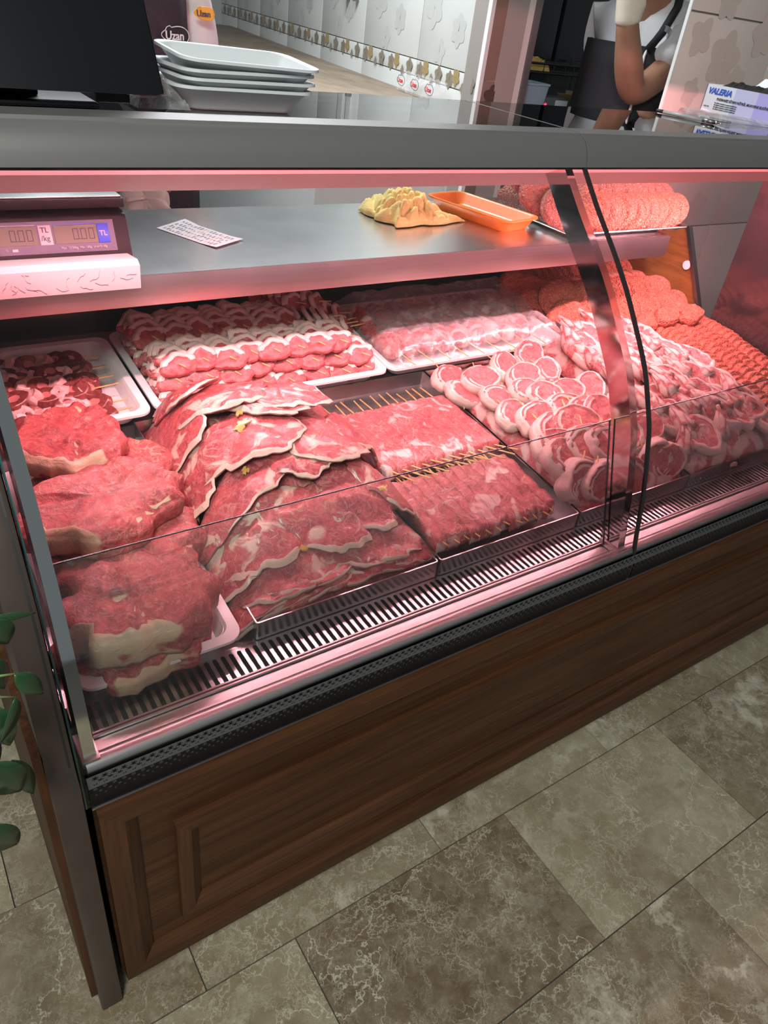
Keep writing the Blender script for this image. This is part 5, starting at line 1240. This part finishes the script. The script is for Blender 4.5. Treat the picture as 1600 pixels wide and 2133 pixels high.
for (hx, sgn) in ((.575, 1), (.505, -1)):
    hj3 = [((hx+.012*sgn, 1.35, .965), .033), ((hx, 1.325, .945), .034), ((hx-.01*sgn, 1.30, .925), .032)]; he3 = [(0, 1), (1, 2)]
    for q in range(4):
        k = len(hj3); b0 = Vector((hx-.03+.018*q, 1.28, .915)); hj3 += [(tuple(b0), .0105), (tuple(b0+Vector((0, -.022, -.018))), .0095), (tuple(b0+Vector((0, -.026, -.042))), .0085)]; he3 += [(2, k), (k, k+1), (k+1, k+2)]
    k = len(hj3); hj3 += [((hx-.038*sgn, 1.31, .945), .012), ((hx-.045*sgn, 1.285, .93), .010)]; he3 += [(1, k), (k, k+1)]
    ob('glove', skin_mesh('glove', rel(hj3, O2), he3, M['glove'], 2), man2)
h2 = Vector((.56, 1.58, 1.74))-Vector(O2)
def ball2(c, r, n, m, s=(1, 1, 1)):
    o = ball(c, r, n, m, *s); o.parent = man2; return o
ball2(h2+Vector((0, .02, .05)), .105, 'hair', 'hair', (1, 1, .8))
for sgn in (-1, 1): ball2(h2+Vector((.03*sgn, -.088, 0)), .010, 'eye', 'white'); ball2(h2+Vector((.09*sgn, 0, 0)), .02, 'ear', 'skin', (.6, 1, 1.5))
ball2(h2+Vector((0, -.1, -.025)), .016, 'nose', 'skin', (1, 1, 1.5)); ball2(h2+Vector((0, -.088, -.062)), .02, 'mouth', 'red', (1, .5, .3))
# apron emblem: lettering in a wavy oval, and gold sleeve badge
def emblem(parent, O, c, u, v, size, mt, mo_, fill=None):
    c = Vector(c)-Vector(O); u = Vector(u).normalized(); v = Vector(v).normalized(); n = u.cross(v)
    pts = []
    for i in range(49):
        t = 2*PI*i/48; x = 1.32*math.cos(t); y = .62*math.sin(t)+.10*math.sin(2*t)+(.16 if 1.9 < t < 2.3 else 0); pts.append(c+u*x*size+v*y*size)
    if fill: MB().add([p-n*.0008 for p in pts[:-1]], [tuple(range(48))]).build('emblem_ground', M[fill], parent)
    MB().tube(pts, size*.035, 5, False).build('emblem_outline', M[mo_], parent)
    text('Uzan', size*.88, M[mt], parent, c-u*size*.98-v*size*.30+n*.001, u, v, bold=size*.012, extrude=.0008)
emblem(man2, O2, (.676, 1.418, 1.302), (1, .22, 0), (0, 0, 1), .029, 'white', 'white')
emblem(man2, O2, (.775, 1.478, 1.350), (1, .15, 0), (0, 0, 1), .022, 'ink', 'yellow', 'yellow')
emblem(man, O, (2.418, 1.485, 1.26), (.35, -.9, 0), (0, 0, 1), .02, 'white', 'white')

# ------------------------------------------------------------------ back room
fr = thing('black_fridge', 'tall black double-door refrigerator in the back room', 'refrigerator', (3.3, 2.9, 0))
for x0, x1 in ((2.86, 3.135), (3.16, 3.75)): local(MB().box(x0, x1, 2.62, 2.66, 1.24, 2.3), fr.location).build('door', M['fridge'], fr, bevel=.006)
local(MB().box(2.86, 3.75, 2.66, 3.3, 0.02, 2.3), fr.location).build('cabinet', M['dark'], fr)
local(MB().box(2.86, 3.75, 2.63, 2.66, .05, 1.22), fr.location).build('lower_front', M['dark'], fr)
rk = thing('wire_rack', 'black wire rack holding a crumpled gold packet before the fridge', 'rack', (3.0, 2.55, 0))
wr = MB()
for z in (1.215, 1.255):
    for y in (2.47, 2.60): wr.tube([(2.80, y, z), (3.25, y, z)], .006, 6)
for x in (2.80, 2.95, 3.10, 3.25): wr.tube([(x, 2.47, 1.215), (x, 2.47, 1.275), (x+.05, 2.60, 1.275), (x, 2.60, 0)], .004, 6)
for x in (2.80, 3.25): wr.tube([(x, 2.47, 0), (x, 2.47, 1.215)], .006, 6)
local(wr, rk.location).build('wires', M['blackrub'], rk)
gpk = MB(); V = []; NU = 14
for j in range(NU+1):
    for i in range(NU+1):
        u, v = i/NU*2-1, j/NU*2-1; V.append((.09*u, .05*v, (.05+.03*ns(u*4, v*4, 0, 1, 3))*max(0, 1-max(abs(u), abs(v))**3)))
tag(gpk.add(V, [(j*(NU+1)+i, j*(NU+1)+i+1, (j+1)*(NU+1)+i+1, (j+1)*(NU+1)+i) for j in range(NU) for i in range(NU)]).build('snack_packet', M['inky'], None, loc=(2.93, 2.54, 1.222)), 'crumpled gold packet on the black wire rack', 'packet')
dsk = thing('back_table', 'dark table in the back room carrying the bin and boxes', 'table', (3.1, 2.22, 0))
local(MB().box(2.55, 3.7, 2.0, 2.44, 1.02, 1.05), dsk.location).build('tabletop', M['dark'], dsk)
for x in (2.58, 3.67):
    for y in (2.03, 2.41): local(MB().box(x-.02, x+.02, y-.02, y+.02, 0, 1.02), dsk.location).build('leg', M['greymetal'], dsk)
bn = thing('bin', 'pale blue plastic tub behind the door frame', 'tub', (2.66, 2.24, 1.05))
MB().loops([rrect(.055, .055, .015, 0), rrect(.066, .066, .015, .135), rrect(.07, .07, .015, .137), rrect(.07, .07, .015, .145), rrect(.06, .06, .012, .145), rrect(.05, .05, .01, .004)]).build('tub_body', M['bin'], bn, angle=40)
mc = thing('power_box', 'small grey device box with a red light beside the tub', 'device', (2.86, 2.30, 1.05))
MB().box(-.10, .10, -.05, .05, 0, .085).build('housing', M['greymetal'], mc, bevel=.004); MB().box(-.005, .075, -.054, -.05, .01, .075).build('face_plate', M['cartonw'], mc)
MB().tube([(-.07, -.05, .055), (-.07, -.055, .055)], .006).build('indicator', mat('red_indicator', (.8, .02, .05), .4, emit=(1, .02, .08), estr=3), mc)
cb = thing('cardboard_box', 'open cardboard box with raised flaps in the back room', 'box', (3.12, 2.24, 1.05))
MB().box(-.11, .13, -.08, .08, 0, .02).build('carton_base', M['card'], cb)
for nm, q in (('side', [(-.11, -.08, 0), (.13, -.08, 0), (.13, -.08, .07), (-.11, -.08, .07)]), ('flap', [(-.11, -.08, .07), (.05, -.10, .105), (.13, -.08, .07), (.13, -.078, .066)]), ('flap', [(-.11, .08, .0), (-.19, .08, .10), (-.19, -.06, .11), (-.11, -.08, .0)]), ('flap', [(.13, -.08, 0), (.19, -.08, .09), (.19, .08, .09), (.13, .08, 0)]), ('flap', [(-.11, .08, 0), (.13, .08, 0), (.13, .11, .10), (-.11, .11, .11)])):
    o = MB().add(q, [(0, 1, 2, 3)]).build(nm, M['card'], cb); md = o.modifiers.new('t', 'SOLIDIFY'); md.thickness = .004
# wall hooks/knives at the top, socket panel, printed bags along the wall
for k, sx in enumerate((1.42, 1.30)):
    p = wallpt(sx, 1.395, .012); o = thing('knife', '%s grey knife handle hanging on the white tile wall' % ('left', 'right')[k], 'knife', p)
    MB().loops([[(q[0], q[1]*.5, z) for q in rrect(.022-.006*k, .022, .008, 0)] for z in (0,)]+[[(q[0]*1.0, q[1]*.5, .16) for q in rrect(.024-.006*k, .022, .008, 0)]]).build('handle', M['greymetal'], o, smooth=False); MB().box(-.016, .016, -.002, .002, .16, .34).build('blade', M['steel'], o)
bx = thing('control_box', 'grey wall device with a dark knob and a red arch beside the second person', 'device', (1.02, 2.3, 1.10))
MB().box(-.06, .055, -.03, .05, 0, .075).build('housing', M['greyplastic'], bx, bevel=.004); MB().tube([(-.03, -.03, .05), (-.03, -.042, .05)], .011, 14).build('knob', M['blackrub'], bx)
MB().tube([(.055*math.cos(a)-.02, 0, .075+.055*math.sin(a)) for a in [PI*i/10 for i in range(11)]], .008, 6).build('arch', M['red'], bx, smooth=True)
MB().box(-.05, -.03, 0.03, .05, -1.1, 0).build('stand', M['greymetal'], bx)
for k in range(3):
    p = wallpt(.55-.14*k, 1.105, .03); bgm = thing('printed_bag', 'clear bag with red oval print leaning on the tile wall, %s' % ('farthest', 'middle', 'nearest')[k], 'bag', p, 'printed clear bags by the wall')
    V = []; NU = 10
    for j in range(NU+1):
        for i in range(NU+1):
            u, v = i/NU, j/NU; q = WD*(-.075+.14*u) + WN*(.03*(1-v)+.008*ns(u*3, v*3, k)) + Vector((0, 0, .075*v*(1-.15*ns(u*4, 0, k)))); V.append(q)
    MB().add(V, [(j*(NU+1)+i, j*(NU+1)+i+1, (j+1)*(NU+1)+i+1, (j+1)*(NU+1)+i) for j in range(NU) for i in range(NU)]).build('bag_film', M['film'], bgm, smooth=True)
    uu = -WD; emblem(bgm, (0, 0, 0), WN*.042+Vector((0, 0, .04)), uu, (0, 0, 1), .030, 'red', 'ink')

# ------------------------------------------------------------------ plant at the left
pl = thing('ficus_plant', 'dark green ficus with pointed leaves against the left end of the case', 'plant', (-.12, -.08, 0))
def leaf(base, d, up, L, W, curl=.2):
    base = Vector(base)-pl.location; d = Vector(d).normalized(); s_ = d.cross(Vector(up)).normalized(); n = s_.cross(d)
    mb = MB(); NL = 10; V = []
    for i in range(NL+1):
        t = i/NL; w_ = W*math.sin(PI*t**.8)**.85*(1-.25*t) if 0 < t < 1 else .0006
        c = base+d*L*t-n*curl*L*t*t
        V += [c-s_*w_+n*w_*.25, c, c+s_*w_+n*w_*.25]
    F = []
    for i in range(NL): F += [(3*i, 3*i+1, 3*i+4, 3*i+3), (3*i+1, 3*i+2, 3*i+5, 3*i+4)]
    o = mb.add(V, F).build('leaf', M['leaf'], pl, smooth=True); md = o.modifiers.new('t', 'SOLIDIFY'); md.thickness = .0008
stem = MB(); stem.tube([(-.22, -.07, .0), (-.22, -.07, .3), (-.20, -.07, .6), (-.15, -.075, .80), (-.10, -.075, .88), (-.065, -.08, .96)], [.008, .007, .005, .004, .003, .0012], 8)
for q in ([(-.10, -.075, .88), (-.075, -.085, .902), (-.057, -.085, .897)], [(-.12, -.075, .85), (-.085, -.08, .875), (-.061, -.08, .862)], [(-.165, -.075, .76), (-.12, -.07, .79), (-.092, -.07, .768)], [(-.18, -.07, .66), (-.14, -.08, .70), (-.115, -.08, .689)], [(-.13, -.075, .83), (-.10, -.07, .86), (-.078, -.07, .848)]): stem.tube(q, [.002, .0015, .001], 6)
local(stem, pl.location).build('stem', M['stemg'], pl, smooth=True)
for (b, e, W, up) in (((-.057, -.085, .897), (-.034, -.085, .852), .0105, (.2, -1, .5)), ((-.061, -.08, .862), (-.078, -.085, .800), .009, (.5, -1, 0)), ((-.080, -.07, .850), (-.079, -.075, .779), .016, (-.2, -1, .1)),
    ((-.094, -.07, .770), (-.076, -.075, .702), .021, (.1, -1, .2)), ((-.078, -.06, .752), (-.060, -.06, .668), .012, (.4, -1, .2)), ((-.117, -.08, .690), (-.093, -.08, .619), .020, (.1, -1, .2)), ((-.064, -.08, .966), (-.055, -.08, .926), .014, (.1, -1, .3)),
    ((-.064, -.08, .966), (-.030, -.082, .956), .004, (0, -1, .3)), ((-.073, -.075, .914), (-.063, -.075, .866), .012, (.6, -1, 0)), ((-.11, -.06, .83), (-.085, -.055, .73), .018, (.2, -1, .2)), ((-.12, -.06, .90), (-.09, -.055, .83), .018, (0, -1, .2)), ((-.13, -.07, .76), (-.115, -.06, .67), .02, (.1, -1, .2))):
    d = Vector(e)-Vector(b); L = d.length*1.04
    leaf(b, d, up, L, W)
